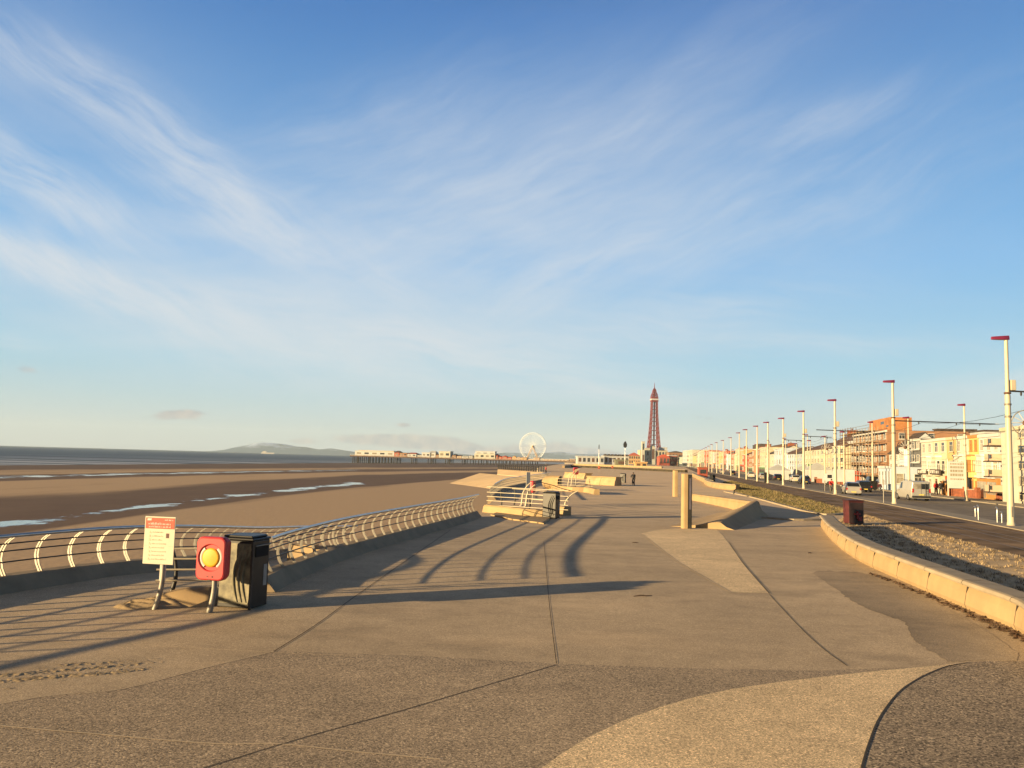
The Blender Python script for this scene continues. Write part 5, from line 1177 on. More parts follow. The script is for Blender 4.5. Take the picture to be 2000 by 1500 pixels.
# ------------------------------------------------------------------ vehicles
def car(loc, rz, label, paint_m, L=4.2, W_=1.76, H=1.48, kind='hatch', rear_up=1):
    root = thing('van' if kind == 'van' else 'parked_car', label, 'van' if kind == 'van' else 'car', loc, rz, None if kind == 'van' else 'cars on the road and forecourts')
    hw = W_/2
    if kind == 'van':      # y, belt half width, belt z, roof half width, roof z, sill half width
        st = [(L*.5, hw*.78, .72, hw*.7, .76, hw*.74), (L*.46, hw*.93, .92, hw*.8, .97, hw*.9), (L*.30, hw*.99, 1.05, hw*.82, 1.12, hw*.96), (L*.14, hw, 1.08, hw*.86, H*.95, hw*.97), (L*.02, hw, 1.08, hw*.88, H, hw*.97), (-L*.40, hw, 1.08, hw*.88, H, hw*.97), (-L*.485, hw*.98, 1.06, hw*.87, H*.975, hw*.96), (-L*.5, hw*.95, 1.0, hw*.82, H*.93, hw*.94)]
        roof0, roof1 = 3, 6
    else:
        st = [(L*.5, hw*.72, .58, hw*.6, .62, hw*.7), (L*.46, hw*.92, .74, hw*.75, .78, hw*.88), (L*.24, hw*.98, .90, hw*.80, .95, hw*.95), (L*.06, hw, .94, hw*.74, H*.95, hw*.96), (-L*.06, hw, .95, hw*.76, H, hw*.97), (-L*.30, hw, .97, hw*.75, H*.985, hw*.97), (-L*.42, hw*.98, .98, hw*.72, H*.92, hw*.96), (-L*.485, hw*.95, .96, hw*.86, 1.0, hw*.94), (-L*.5, hw*.92, .80, hw*.84, .84, hw*.90)]
        roof0, roof1 = 3, 6
    vs = []; K = 10
    for y, wb, zb, wr, zr, ws in st:
        ring = [(ws*.92, .24), (ws, .36), (wb, (zb+.36)/2+.05), (wb, zb), (wr, zr)]
        vs += [(a, y, z) for a, z in ring]+[(-a, y, z) for a, z in reversed(ring)]
    fs = [(i*K+k, i*K+(k+1) % K, (i+1)*K+(k+1) % K, (i+1)*K+k) for i in range(len(st)-1) for k in range(K)]
    fs += [tuple(range(K)), tuple(range((len(st)-1)*K, len(st)*K))]
    mb = MB(); mb.add(vs, fs, paint_m); body = mb.build('body', root, bevel=.035)
    def ringp(i, side, t):      # on the greenhouse side between belt and roof
        y, wb, zb, wr, zr, ws = st[i]; return Vector((side*(lerp(wb, wr, t)+.012), y, lerp(zb, zr, t)))
    for side in (-1, 1):
        segs = ((roof0, roof0+1), (roof0+1, roof0+2), (roof0+2, roof1)) if kind != 'van' else ((roof0, roof0+1),)
        mb = MB()
        for i, j in segs:
            a, b, c_, d_ = ringp(i, side, .14), ringp(j, side, .14), ringp(j, side, .88), ringp(i, side, .88)
            m0 = (a+b+c_+d_)/4; mb.add([m0+(q-m0)*.93 for q in (a, b, c_, d_)], [(0, 1, 2, 3)], M_carglass)
        mb.build('side_window', root, fix=False)
    def cross(i, j, name, t0, t1, out):
        yi, wbi, zbi, wri, zri, _ = st[i]; yj, wbj, zbj, wrj, zrj, _ = st[j]
        A_ = Vector((0, yi, zri)); B_ = Vector((0, yj, zrj)); n_ = Vector((0, -(B_-A_).z, (B_-A_).y)); n_.normalize()
        if n_.y*out < 0: n_ = -n_
        q = [A_.lerp(B_, t0)+n_*.012, A_.lerp(B_, t1)+n_*.012]; w0, w1 = lerp(wri, wrj, t0)*.9, lerp(wri, wrj, t1)*.9
        mb = MB(); mb.add([q[0]+Vector((-w0, 0, 0)), q[0]+Vector((w0, 0, 0)), q[1]+Vector((w1, 0, 0)), q[1]+Vector((-w1, 0, 0))], [(0, 1, 2, 3)], M_carglass); mb.build(name, root, fix=False)
    cross(2, 3, 'windscreen', .12, .93, 1)
    yb = -L*.5
    if kind != 'van': cross(6, 7, 'rear_window', -.02, .92, -1)
    else:
        for s_ in (-1, 1):
            mb = MB(); mb.box((s_*.03, yb-.012, H*.60), (s_*hw*.74, yb-.002, H*.87), M_glassw if s_ < 0 else M_carglass); mb.build('rear_window', root)
        mb = MB()
        for s_ in (hw*.40, hw*.66): mb.tube([(s_, yb-.07, .55), (s_, yb-.07, H*.9)], .02, M_dark_metal, 6)
        for k in range(7): mb.tube([(hw*.40, yb-.07, .65+.17*k), (hw*.66, yb-.07, .65+.17*k)], .016, M_dark_metal, 6)
        mb.build('rear_ladder', root)
        mb = MB(); mb.box((-.012, yb-.008, .5), (.012, yb-.002, H*.9), M_dark_metal); mb.build('door_seam', root)
        for s_ in (-.5, .5): mb = MB(); mb.tube([(s_*W_*.7, L*.1, H+.08), (s_*W_*.7, -L*.38, H+.08)], .025, M_dark_metal, 6); mb.build('roof_rail', root)
    for s_ in (-1, 1):
        mb = MB(); zt = (H*.42, H*.62) if kind == 'van' else (.66, .86)
        mb.box((s_*(hw*.93), yb-.02, zt[0]), (s_*(hw*.74), yb+.05, zt[1]), M_lred); mb.build('tail_lamp', root, bevel=.01)
        mb = MB(); mb.box((s_*(hw*.74), L*.482, .60), (s_*(hw*.42), L*.505, .74), M_lwhite); mb.build('headlight', root, bevel=.01)
        mb = MB(); mb.box((s_*(hw+.02), L*.17, .96), (s_*(hw+.2), L*.20, 1.1), paint_m); mb.build('mirror', root, bevel=.02)
    mb = MB(); mb.box((-hw*.95, yb-.05, .30), (hw*.95, yb+.05, .52), paint_m if kind != 'van' else M_dark_metal); mb.build('rear_bumper', root, bevel=.04)
    mb = MB(); mb.box((-hw*.93, L*.49, .28), (hw*.93, L*.515, .50), M_dark_metal); mb.build('front_bumper', root, bevel=.02)
    mb = MB(); zz = .60 if kind != 'van' else .66; mb.box((-.26, yb-.066, zz-.08 if kind == 'van' else .36), (.26, yb-.052, zz+.03 if kind == 'van' else .47), M_plate); mb.build('number_plate', root)
    for yw in (L*.31, -L*.30):
        for s_ in (-1, 1):
            mb = MB(); R_ = .32; mb.lathe([(R_*.6, -.11), (R_*.96, -.11), (R_, -.08), (R_, .08), (R_*.96, .11), (R_*.6, .11)], M_tyre, 18, (s_*(hw-.09), yw, R_), 'x'); wl = mb.build('wheel', root)
            mb = MB(); mb.lathe([(.001, s_*.09), (R_*.3, s_*.10), (R_*.6, s_*.085)], M_rim, 14, (s_*(hw-.09), yw, R_), 'x'); mb.build('rim', wl)
    return root
silver = mat('silver_car_paint', (.44, .42, .38), .28, .5, .04, 1, 0, 10, .6); darkc = mat('black_car_paint', (.02, .02, .024), .22, .2, .1, 1, 0, 10, .7); mar = mat('maroon_car_paint', (.10, .015, .015), .25, .2, .1, 1, 0, 10, .7); bluec = mat('navy_car_paint', (.02, .03, .07), .25, .2, .1, 1, 0, 10, .7); whitec = mat('white_car_paint', (.55, .54, .50), .3, 0, .04, 1, 0, 10, .5); vang = mat('van_silver_paint', (.46, .45, .41), .35, .3, .05, 1, 0, 10, .5)
RZ = -math.atan2(.19, 1)
def onroad(px, py): v = G(px, py); v.z = -.055; return v
v = onroad(1803, 977.5); car((v.x, v.y+2.3, -.055), RZ+.10, 'silver van with a rear ladder driving away on the road', vang, 4.8, 2.0, 2.02, 'van')
v = onroad(1676, 967); car((v.x, v.y+2, -.055), RZ-.06, 'silver hatchback driving away left of the second lamp post', silver, 4.2, 1.78, 1.56)
v = onroad(1694, 961); car((v.x+.4, v.y+2.6, -.055), RZ, 'black car partly hidden behind the silver hatchback', darkc, 4.3, 1.78, 1.55)
v = onroad(1738, 956); car((v.x, v.y+2, -.055), RZ+math.pi, 'dark maroon car facing the camera by the roadside', mar, 4.3, 1.8, 1.65)
v = onroad(1722, 952); car((v.x, v.y+4, -.02), RZ, 'tall black estate car parked behind the maroon car', darkc, 4.6, 1.85, 1.85)
v = onroad(1799, 958); car((v.x, v.y+6, -.02), RZ, 'dark car parked beyond the silver van', darkc, 4.4, 1.8, 1.5)
v = onroad(1578, 945); car((v.x, v.y+2, -.055), RZ, 'navy car on the far side of the fourth lamp post', bluec, 4.3, 1.8, 1.55)
for px, py, m_, lab in ((1918, 965, bluec, 'navy car parked on the forecourt under the orange-brown ground floor'), (1948, 966.5, whitec, 'white car parked on the forecourt right of the navy one'), (1970, 968, darkc, 'black car parked on the forecourt behind the nearest lamp post'), (1990, 967, silver, 'silver car parked at the right edge of the forecourt')):
    v = G(px, py); car((v.x, v.y, -.03), RZ+math.pi/2*1.02, lab, m_, 4.3, 1.78, 1.5)
for px, py, m_, lab in ((1552, 941, whitec, 'small white car far down the road right of the fifth lamp post'), (1518, 938, darkc, 'small black car far down the road left of the fifth lamp post'), (1490, 936, silver, 'tiny silver car far down the road by the black cabinet'), (1466, 932.5, whitec, 'tiny white car far down the road by the eighth lamp post'), (1430, 927.5, darkc, 'tiny black car far down the road left of the ninth lamp post'), (1410, 924, silver, 'tiny silver car farthest down the road')):
    v = onroad(px, py); car((v.x, v.y, -.055), RZ, lab, m_, 4.2, 1.78, 1.5)
# white lorry trailer by the cream hotel
g = G(1668, 950); root = thing('box_van', 'white box van parked in front of the narrow white side wall', 'van', (g.x, g.y+3, -.02), RZ+1.5); mb = MB(); mb.box((-1.1, -1.2, .7), (1.1, 2.2, 2.9), wh); mb.build('cargo_box', root, bevel=.04); mb = MB(); mb.ext([(-1, 2.25, .4), (-1, 4.0, .4), (-1, 4.0, 1.2), (-1, 3.4, 2.1), (-1, 2.25, 2.2)], (2, 0, 0), wh); mb.build('cab', root, bevel=.04); mb = MB(); mb.box((-1.02, 2.6, 1.3), (1.02, 3.35, 1.9), M_carglass); mb.build('cab_window', root)
for yw in (-.3, 3.1):
    for s_ in (-1, 1): mb = MB(); mb.lathe([(.001, -.12), (.38, -.12), (.38, .12), (.001, .12)], M_tyre, 16, (s_*.95, yw, .38), 'x'); mb.build('wheel', root)

# ------------------------------------------------------------------ people
def skin_mesh(name, pts, edges, radii, m, parent, root_i=0, sub=2):
    me = bpy.data.meshes.new(name); me.from_pydata(pts, edges, []); me.materials.append(m)
    o = bpy.data.objects.new(name, me); COL.objects.link(o); o.parent = parent
    md = o.modifiers.new('skin', 'SKIN'); md.use_smooth_shade = True
    if not me.skin_vertices: me.skin_vertices.new() if hasattr(me.skin_vertices, 'new') else None
    sv = me.skin_vertices[0].data
    for i, r in enumerate(radii): sv[i].radius = (r, r)
    sv[root_i].use_root = True
    md2 = o.modifiers.new('sub', 'SUBSURF'); md2.levels = 1; md2.render_levels = 1; return o
def person(loc, rz, label, top, legs, hairc, pose, cycl=False, group=None):
    """one continuous skinned body plus jacket, trousers and hair; faces local +y"""
    root = thing('person', label, 'person', loc, rz, group)
    J = pose; keys = ['pelvis', 'waist', 'chest', 'neck', 'head0', 'head1', 'shL', 'elL', 'wrL', 'shR', 'elR', 'wrR', 'hipL', 'knL', 'anL', 'toL', 'hipR', 'knR', 'anR', 'toR']
    P_ = [Vector(J[k]) for k in keys]; ix = {k: i for i, k in enumerate(keys)}
    E_ = [('pelvis', 'waist'), ('waist', 'chest'), ('chest', 'neck'), ('neck', 'head0'), ('head0', 'head1'), ('chest', 'shL'), ('shL', 'elL'), ('elL', 'wrL'), ('chest', 'shR'), ('shR', 'elR'), ('elR', 'wrR'), ('pelvis', 'hipL'), ('hipL', 'knL'), ('knL', 'anL'), ('anL', 'toL'), ('pelvis', 'hipR'), ('hipR', 'knR'), ('knR', 'anR'), ('anR', 'toR')]
    E_ = [(ix[a], ix[b]) for a, b in E_]
    R_ = [.13, .125, .135, .055, .085, .08, .06, .045, .032, .06, .045, .032, .09, .06, .042, .03, .09, .06, .042, .03]
    for s_ in ('L', 'R'):                       # palms, five fingers each
        w_ = Vector(J['wr'+s_]); e_ = Vector(J['el'+s_]); d = (w_-e_).normalized(); sd = Vector((1, 0, 0)) if abs(d.x) < .8 else Vector((0, 1, 0))
        P_.append(w_+d*.07); R_.append(.034); pi = len(P_)-1; E_.append((ix['wr'+s_], pi))
        for k, (o_, l_) in enumerate(((-.03, .07), (-.01, .085), (.01, .08), (.03, .06))):
            P_.append(w_+d*(.07+l_)+sd*o_); R_.append(.009); E_.append((pi, len(P_)-1))
        P_.append(w_+d*.06+sd*(-.06 if s_ == 'L' else .06)); R_.append(.010); E_.append((ix['wr'+s_], len(P_)-1))
    skin_mesh('body', [tuple(p) for p in P_], E_, R_, M_skin, root)
    ks = ['pelvis', 'waist', 'chest', 'neck', 'shL', 'elL', 'wrL', 'shR', 'elR', 'wrR']; q = {k: i for i, k in enumerate(ks)}
    skin_mesh('jacket', [tuple(Vector(J[k])) for k in ks], [(q[a], q[b]) for a, b in (('pelvis', 'waist'), ('waist', 'chest'), ('chest', 'neck'), ('chest', 'shL'), ('shL', 'elL'), ('elL', 'wrL'), ('chest', 'shR'), ('shR', 'elR'), ('elR', 'wrR'))], [.19, .19, .20, .08, .10, .08, .055, .10, .08, .055], top, root)
    ks = ['pelvis', 'hipL', 'knL', 'anL', 'hipR', 'knR', 'anR']; q = {k: i for i, k in enumerate(ks)}
    skin_mesh('trousers', [tuple(Vector(J[k])) for k in ks], [(q[a], q[b]) for a, b in (('pelvis', 'hipL'), ('hipL', 'knL'), ('knL', 'anL'), ('pelvis', 'hipR'), ('hipR', 'knR'), ('knR', 'anR'))], [.15, .115, .085, .065, .115, .085, .065], legs, root)
    for s_ in ('L', 'R'): skin_mesh('shoe', [tuple(Vector(J['an'+s_])+Vector((0, -.03, -.03))), tuple(Vector(J['to'+s_]))], [(0, 1)], [.055, .04], M_black, root)
    h1 = Vector(J['head1']); h0 = Vector(J['head0']); mb = MB(); c = h0.lerp(h1, .6)
    vs = []; 
    for i in range(7):
        a = math.pi*.62*i/6
        for k in range(12):
            t = 2*math.pi*k/12; vs.append(c+Vector((.105*math.sin(a)*math.cos(t), .118*math.sin(a)*math.sin(t)-.018, .125*math.cos(a)-.0)))
    mb.add(vs, [(i*12+k, i*12+(k+1) % 12, (i+1)*12+(k+1) % 12, (i+1)*12+k) for i in range(6) for k in range(12)], hairc, True); mb.build('hair', root)
    mb = MB(); mb.add([c+Vector(v) for v in ((-.014, .10, -.03), (.014, .10, -.03), (0, .135, -.035), (0, .10, .02))], [(0, 1, 2), (0, 2, 3), (1, 3, 2), (0, 3, 1)], M_skin); mb.build('nose', root)
    mb = MB()
    for s_ in (-1, 1): mb.lathe([(.001, .012), (.012, .006), (.013, 0)], M_black, 8, c+Vector((s_*.035, .095, .008)), 'y')
    mb.box(tuple(c+Vector((-.025, .090, -.072))), tuple(c+Vector((.025, .097, -.064))), M_lred); mb.build('face_features', root)
    return root
def walk_pose(st=.3, h=1.0):
    p = dict(pelvis=(0, 0, .95), waist=(0, .01, 1.12), chest=(0, .02, 1.36), neck=(0, .03, 1.5), head0=(0, .045, 1.58), head1=(0, .05, 1.70), shL=(-.19, .02, 1.42), elL=(-.25, -.06, 1.14), wrL=(-.25, .06, .92), shR=(.19, .02, 1.42), elR=(.25, -.04, 1.14), wrR=(.24, .10, .93), hipL=(-.10, 0, .90), knL=(-.11, st*.5, .49), anL=(-.11, st*.75, .08), toL=(-.12, st*.75+.17, .04), hipR=(.10, 0, .90), knR=(.11, -st*.2, .48), anR=(.11, -st*.9, .10), toR=(.12, -st*.9+.16, .04))
    return {k: tuple(c*h for c in v) for k, v in p.items()}
ride = dict(pelvis=(0, -.30, 1.0), waist=(0, -.22, 1.14), chest=(0, -.04, 1.36), neck=(0, .04, 1.49), head0=(0, .09, 1.57), head1=(0, .10, 1.70), shL=(-.19, 0, 1.42), elL=(-.27, .2, 1.22), wrL=(-.26, .42, 1.08), shR=(.19, 0, 1.42), elR=(.27, .2, 1.22), wrR=(.26, .42, 1.08), hipL=(-.10, -.28, .96), knL=(-.11, .10, .72), anL=(-.11, .02, .34), toL=(-.11, .19, .30), hipR=(.10, -.28, .96), knR=(.11, .02, .58), anR=(.11, -.08, .16), toR=(.11, .09, .12))
def bicycle(loc, rz, label):
    root = thing('bicycle', label, 'bicycle', loc, rz, 'bicycles ridden on the seafront'); R_ = .34
    for y in (.53, -.53):
        mb = MB(); ring = [(0, y+R_*math.cos(a), R_+.02+R_*math.sin(a)) for a in [2*math.pi*k/28 for k in range(29)]]; mb.tube(ring, .022, M_tyre, 6, False); wl = mb.build('wheel', root)
        mb = MB()
        for k in range(10): a = 2*math.pi*k/10; mb.tube([(0, y, R_+.02), (0, y+R_*.95*math.cos(a), R_+.02+R_*.95*math.sin(a))], .004, M_steel, 4)
        mb.build('spokes', wl)
    mb = MB()
    for a, b in (((0, -.10, .30), (0, -.25, .88)), ((0, -.10, .30), (0, .40, .82)), ((0, -.22, .80), (0, .38, .86)), ((0, -.10, .30), (0, -.53, .36)), ((0, -.22, .80), (0, -.53, .36)), ((0, .38, .92), (0, .53, .36))): mb.tube([a, b], .018, M_dark_metal, 8)
    mb.build('frame', root)
    mb = MB(); mb.tube([(-.28, .42, 1.05), (-.1, .44, 1.04), (0, .38, .98), (.1, .44, 1.04), (.28, .42, 1.05)], .014, M_black, 8); mb.build('handlebar', root)
    mb = MB(); mb.ext([(-.07, -.40, .90), (.07, -.40, .90), (.025, -.12, .90), (-.025, -.12, .90)], (0, 0, .05), M_black); mb.build('saddle', root, bevel=.015)
    mb = MB(); mb.tube([(-.16, .02, .28), (-.03, .02, .28), (.03, -.2, .14), (.16, -.2, .14)], .014, M_steel2, 6); mb.build('pedals', root)
M_navy = mat('navy_cloth', (.02, .022, .03), .9, 0, .2, 6); M_redc = mat('red_jacket', (.62, .04, .04), .8, 0, .15, 6); M_jean = mat('dark_trousers', (.03, .032, .04), .9, 0, .2, 6); M_hair = mat('dark_hair', (.02, .014, .01), .8, 0, .2, 10); M_grey = mat('grey_trousers', (.16, .15, .14), .9, 0, .2, 6)
g = G(1237, 948.5); bicycle(g, .05, 'bicycle under the dark-clothed cyclist on the promenade'); person(g, .05, 'person in dark clothes riding a bicycle on the promenade', M_navy, M_jean, M_hair, ride)
g = G(1624, 964); g.z = .0; bicycle(g, math.pi-.15, 'bicycle under the red-jacketed cyclist by the tram track'); person(g, math.pi-.15, 'person in a red jacket cycling beside the third lamp post', M_redc, M_grey, M_hair, ride)
g = G(1828.5, 967); person(g, RZ+math.pi, 'person in dark and red clothes walking just right of the silver van', M_redc, M_jean, M_hair, walk_pose(.26, .99))
g = G(1838, 967.5); person(g, RZ+math.pi, 'person in dark clothes walking right of the one in red, beside the gate pier', M_navy, M_jean, M_hair, walk_pose(.3, 1.03))
for px, py, m_, lab in ((1559, 940, M_navy, 'tiny dark walker on the far pavement left of the navy car'), (1556, 940.5, M_navy, 'tiny dark walker beside the black waste bin on the far pavement'), (1066, 926, M_redc, 'tiny person in red on the promenade by the narrow sandy slab'), (1066.5, 912, M_grey, 'tiny pale walker far along the promenade')):
    person(G(px, py), random.uniform(-3, 3), lab, m_, M_jean, M_hair, walk_pose(.25, 1.0))

# ------------------------------------------------------------------ pier with its pavilions and wheel
pa_, pb_ = at(690, 890, 1055), at(1150, 905.5, 985); pd = pb_-pa_; pd.z = 0; PL = pd.length; pux = pd.normalized(); prz = math.atan2(pd.y, pd.x); DZ = 2.0
pier = thing('pier', 'long low pier on iron legs reaching out over the beach to the sea', 'pier', (pa_.x, pa_.y, 0), prz)
mb = MB(); mb.box((-1, -8, DZ-.2), (PL, 9, DZ+.5), M_deck); mb.build('deck', pier)
mb = MB(); mb.box((-1, -8.2, DZ-1.4), (PL, -7.2, DZ-.203), M_shaft); mb.box((-1, 7.2, DZ-1.4), (PL, 8.2, DZ-.203), M_shaft); mb.build('girder', pier)
def pxs(px): return (at(px, hor(px), 1).x*1-0)       # tan of bearing
def along(px):
    s_ = ray(px, hor(px)); s_ = s_.x/s_.y; # intersection with the pier line
    return (s_*pa_.y-pa_.x)/(pux.x-s_*pux.y)
random.seed(12); npile = 0
for i in range(46):
    px = [694, 697, 700, 704, 708, 712, 716, 720, 726, 732, 738, 744, 750, 756, 762, 768, 773, 776, 779, 808, 811, 840, 844, 848, 874, 878, 882, 906, 910, 922, 932, 938, 948, 956, 966, 972, 978, 986, 993, 1000, 1008, 1016, 1022, 1030, 1038, 1048][i]; x = along(px)
    for yy in (-7, 6.5):
        mb = MB(); mb.tube([(x, yy, -11), (x, yy, DZ-.2)], .55, M_pile, 6); mb.build('pile', pier)
mb = MB()
for i in range(60): x = PL*i/59; mb.box((x-.1, -7.9, DZ+.503), (x+.1, -7.7, DZ+1.6), M_white)
mb.box((-1, -7.95, DZ+1.602), (PL, -7.65, DZ+1.75), M_white); mb.build('railing', pier)
def pavilion(px0, px1, pyt, label, m, roof='flat', rm=None, y0=-6, y1=6, name='pavilion', wins=4, base=None, cat='pavilion'):
    x0, x1 = along(px0), along(px1); c0 = Vector((pa_.x, pa_.y, 0))+pux*x0; zt = at((px0+px1)/2, pyt, c0.y).z; w = x1-x0; root = thing(name, label, cat, (c0.x, c0.y, (DZ+.5) if base is None else base), prz, 'buildings on the pier'); h = max(1.5, zt-((DZ+.5) if base is None else base))
    hw = h*.68 if roof != 'flat' else h
    mb = MB(); mb.box((0, y0, 0), (w, y1, hw), m); mb.build('wall', root)
    mb = MB()
    if roof == 'hip': mb.add([(-.6, y0-.6, hw), (w+.6, y0-.6, hw), (w+.6, y1+.6, hw), (-.6, y1+.6, hw), (w*.18, (y0+y1)/2, h), (w*.82, (y0+y1)/2, h)], [(0, 1, 5, 4), (1, 2, 5), (2, 3, 4, 5), (3, 0, 4), (0, 3, 2, 1)], rm or M_rooft)
    elif roof == 'cone': mb.lathe([(w*.62, hw), (w*.55, hw+.2), (.05, h)], rm or brd, 12, (w/2, 0, 0))
    else: mb.box((-.5, y0-.5, hw+.002), (w+.5, y1+.5, hw+.5), rm or wh)
    mb.build('roof', root)
    for k in range(wins):
        x = w*(k+.5)/wins; mb = MB(); mb.box((x-w/wins*.28, y0-.12, hw*.35), (x+w/wins*.28, y0-.003, hw*.72), M_glass if k % 2 else M_glassw); mb.build('window', root)
    return root
pavilion(697, 773, 882, 'long white pavilion at the sea end of the pier', wh, 'flat', cr2, wins=5)
pavilion(702, 770, 880.6, 'narrow pale roof storey along the top of the long white pavilion', pk, 'flat', wh, -3, 3, wins=2, base=6.4)
pavilion(773.5, 783, 880.5, 'small dark red hut right of the long white pavilion', rd, 'hip', M_rooft, wins=1, cat='hut')
pavilion(784, 798, 885, 'low dark walkway hut on the pier', br, 'flat', M_slate, wins=2, cat='hut')
pavilion(799, 816, 884, 'low pale hut with an orange-red roof on the pier', wh, 'hip', rd, wins=2, cat='hut')
pavilion(827, 843, 884.5, 'white two-part hall in the middle of the pier, left half', wh, 'flat', wh, wins=2)
pavilion(840, 853, 880.5, 'taller white block in the middle of the pier', wh, 'hip', wh, -5, 5, wins=1)
pavilion(860, 882, 882, 'white square hall right of the taller white block', cr2, 'flat', wh, wins=2)
pavilion(886, 893, 887, 'small brown kiosk on the pier', br, 'hip', M_slate, wins=1, cat='kiosk')
pavilion(918, 925, 889, 'small white kiosk left of the big white hall', wh, 'hip', wh, wins=1, cat='kiosk')
pavilion(929, 969, 886.5, 'big white hall near the wheel on the pier', cr2, 'flat', wh, wins=4)
pavilion(930, 968, 882, 'pale upper storey over the big white hall', wh, 'flat', wh, -4, 4, wins=3, base=6.0)
for i, (a, b, t, m_, lab) in enumerate([(973, 981, 890, brd, 'bright red fairground stall left of the wheel, first of three'), (982, 992, 889.5, rd, 'dark red fairground stall left of the wheel, second of three'), (993, 1000, 892, brd, 'small red fairground stall left of the wheel, third of three'), (1002, 1009, 890, orr, 'orange fairground stall at the left foot of the wheel'), (1010, 1018, 892, pk, 'pale pink fairground stall under the wheel'), (1056, 1063, 894, wh, 'white conical booth at the right foot of the wheel')]):
    pavilion(a, b, t, lab, m_, 'cone', m_, -4, 4, 'fairground_stall', 1, cat='stall')
for a, b, t, m_, rm_, lab in ((818, 826, 887.5, wh, wh, 'low white shelter between the orange-red roof and the white hall on the pier'), (854, 859, 886, br, M_slate, 'small brown hut squeezed between the two white halls on the pier'), (894, 903, 889, pk, M_rooft, 'low pinkish ride shed on the pier right of the brown kiosk'), (904, 916, 890, wh, cr2, 'low white shelter left of the small white kiosk on the pier'), (970, 974, 887, rd, rd, 'tiny red booth at the right end of the big white hall'), (1019, 1030, 892.5, orr, pk, 'low orange ride station under the wheel'), (1044, 1055, 892, pk, wh, 'low pink booth under the right of the wheel')):
    pavilion(a, b, t, lab, m_, 'hip', rm_, -5, 5, 'pier_hut', 1, cat='hut')
pavilion(1063, 1112, 897.5, 'long low pinkish building on the landward part of the pier', pk, 'flat', wh, wins=8)
pavilion(1114, 1124, 897, 'small dark kiosk at the land end of the pier', br, 'flat', wh, wins=1, cat='kiosk')
x = along(1040); wc = Vector((pa_.x, pa_.y, 0))+pux*x; zc = at(1040, 871.5, wc.y).z; WR = 16.2
M_wheel = mat('wheel_white', (.82, .92, 1.0), .5, 0, .03, 1)
wheel = thing('ferris_wheel', 'white ferris wheel standing on the pier', 'ferris wheel', (wc.x, wc.y, 0), prz-.06)
wr = thing('wheel_rotor', None, None); wr.parent = wheel; wr.location = (0, 0, zc)
mb = MB()
for yy in (-1.4, 1.4):
    for R_, r_ in ((WR, .25), (WR*.90, .11)): mb.tube([(R_*math.sin(a), yy, R_*math.cos(a)) for a in [2*math.pi*k/72 for k in range(73)]], r_, M_wheel, 6, False)
mb.build('rim', wr)
for k in range(36):
    a = 2*math.pi*k/36; mb = MB()
    for yy in (-1.4, 1.4): mb.tube([(0, yy*.5, 0), (WR*math.sin(a), yy, WR*math.cos(a))], .09, M_wheel, 4)
    mb.tube([(WR*math.sin(a), -1.4, WR*math.cos(a)), (WR*math.sin(a), 1.4, WR*math.cos(a))], .18, M_white, 4); mb.build('spoke', wr)
    x, z = (WR+.5)*math.sin(a), (WR+.5)*math.cos(a); mb = MB(); mb.box((x-.34, -.5, z-.7), (x+.34, .5, z+.05), M_wheel); mb.build('gondola', wr)
mb = MB(); mb.lathe([(.01, -2), (1.0, -2), (1.0, 2), (.01, 2)], pk, 14, (0, 0, 0), 'y'); mb.build('hub', wr)
for s_ in (-1, 1):
    for yy in (-3, 3): mb = MB(); mb.tube([(0, yy*.8, zc), (s_*7.5, yy, DZ+.5)], .38, orr, 6); mb.build('leg', wheel)
mb = MB(); mb.box((-8, -3.6, DZ+.503), (8, 3.6, DZ+1.6), pk); mb.build('platform', wheel)

# ------------------------------------------------------------------ iron tower and the buildings at its foot
tb = at(1276.5, 905, 1600); TX, TY = tb.x, tb.y
tower = thing('iron_tower', 'tall dark red lattice tower rising over the town', 'tower', (TX, TY, 0), .06)
prof = [(0, 15), (20, 12.6), (37, 10.6), (60, 8.6), (85, 6.9), (105, 6.0), (122, 5.6)]
def hwid(z):
    for (a, b), (c_, d_) in zip(prof, prof[1:]):
        if a <= z <= c_: return lerp(b, d_, (z-a)/(c_-a))
    return prof[-1][1]
levels = [20, 30, 39, 48, 57, 66, 75, 84, 92, 100, 107, 114, 122]
for sx in (-1, 1):
    for sy in (-1, 1):
        mb = MB()
        for z0, z1 in zip(levels, levels[1:]):
            a, b = hwid(z0), hwid(z1); t0, t1 = a*.27, b*.27; r_ = .42
            c0 = [(sx*(a-i*t0), sy*(a-j*t0), z0) for i, j in ((0, 0), (1, 0), (1, 1), (0, 1))]; c1 = [(sx*(b-i*t1), sy*(b-j*t1), z1) for i, j in ((0, 0), (1, 0), (1, 1), (0, 1))]
            for k in range(4):
                mb.tube([c0[k], c1[k]], r_, M_tower, 4); mb.tube([c0[k], c1[(k+1) % 4]], .26, M_tower, 4); mb.tube([c0[(k+1) % 4], c1[k]], .26, M_tower, 4); mb.tube([c1[k], c1[(k+1) % 4]], .26, M_tower, 4)
        mb.build('leg', tower)
for z in levels[1:]:
    w = hwid(z); mb = MB(); c_ = [(w, w, z), (-w, w, z), (-w, -w, z), (w, -w, z)]
    for k in range(4): mb.tube([c_[k], c_[(k+1) % 4]], .38, M_tower, 4)
    mb.build('cross_beam', tower)
mb = MB(); mb.box((-1.2, -1.2, 10), (1.4, 1.4, 122), M_shaft); mb.build('lift_shaft', tower)
mb = MB(); mb.box((-6.6, -6.6, 122), (6.6, 6.6, 125.2), M_tower); mb.box((-7.1, -7.1, 125.21), (7.1, 7.1, 128), wh); mb.box((-6.4, -6.4, 128.01), (6.4, 6.4, 132), M_tower); mb.build('observation_deck', tower)
crown = [(132, 5.6), (136, 5.2), (141, 3.2), (145, 2.6), (148, 1.5)]
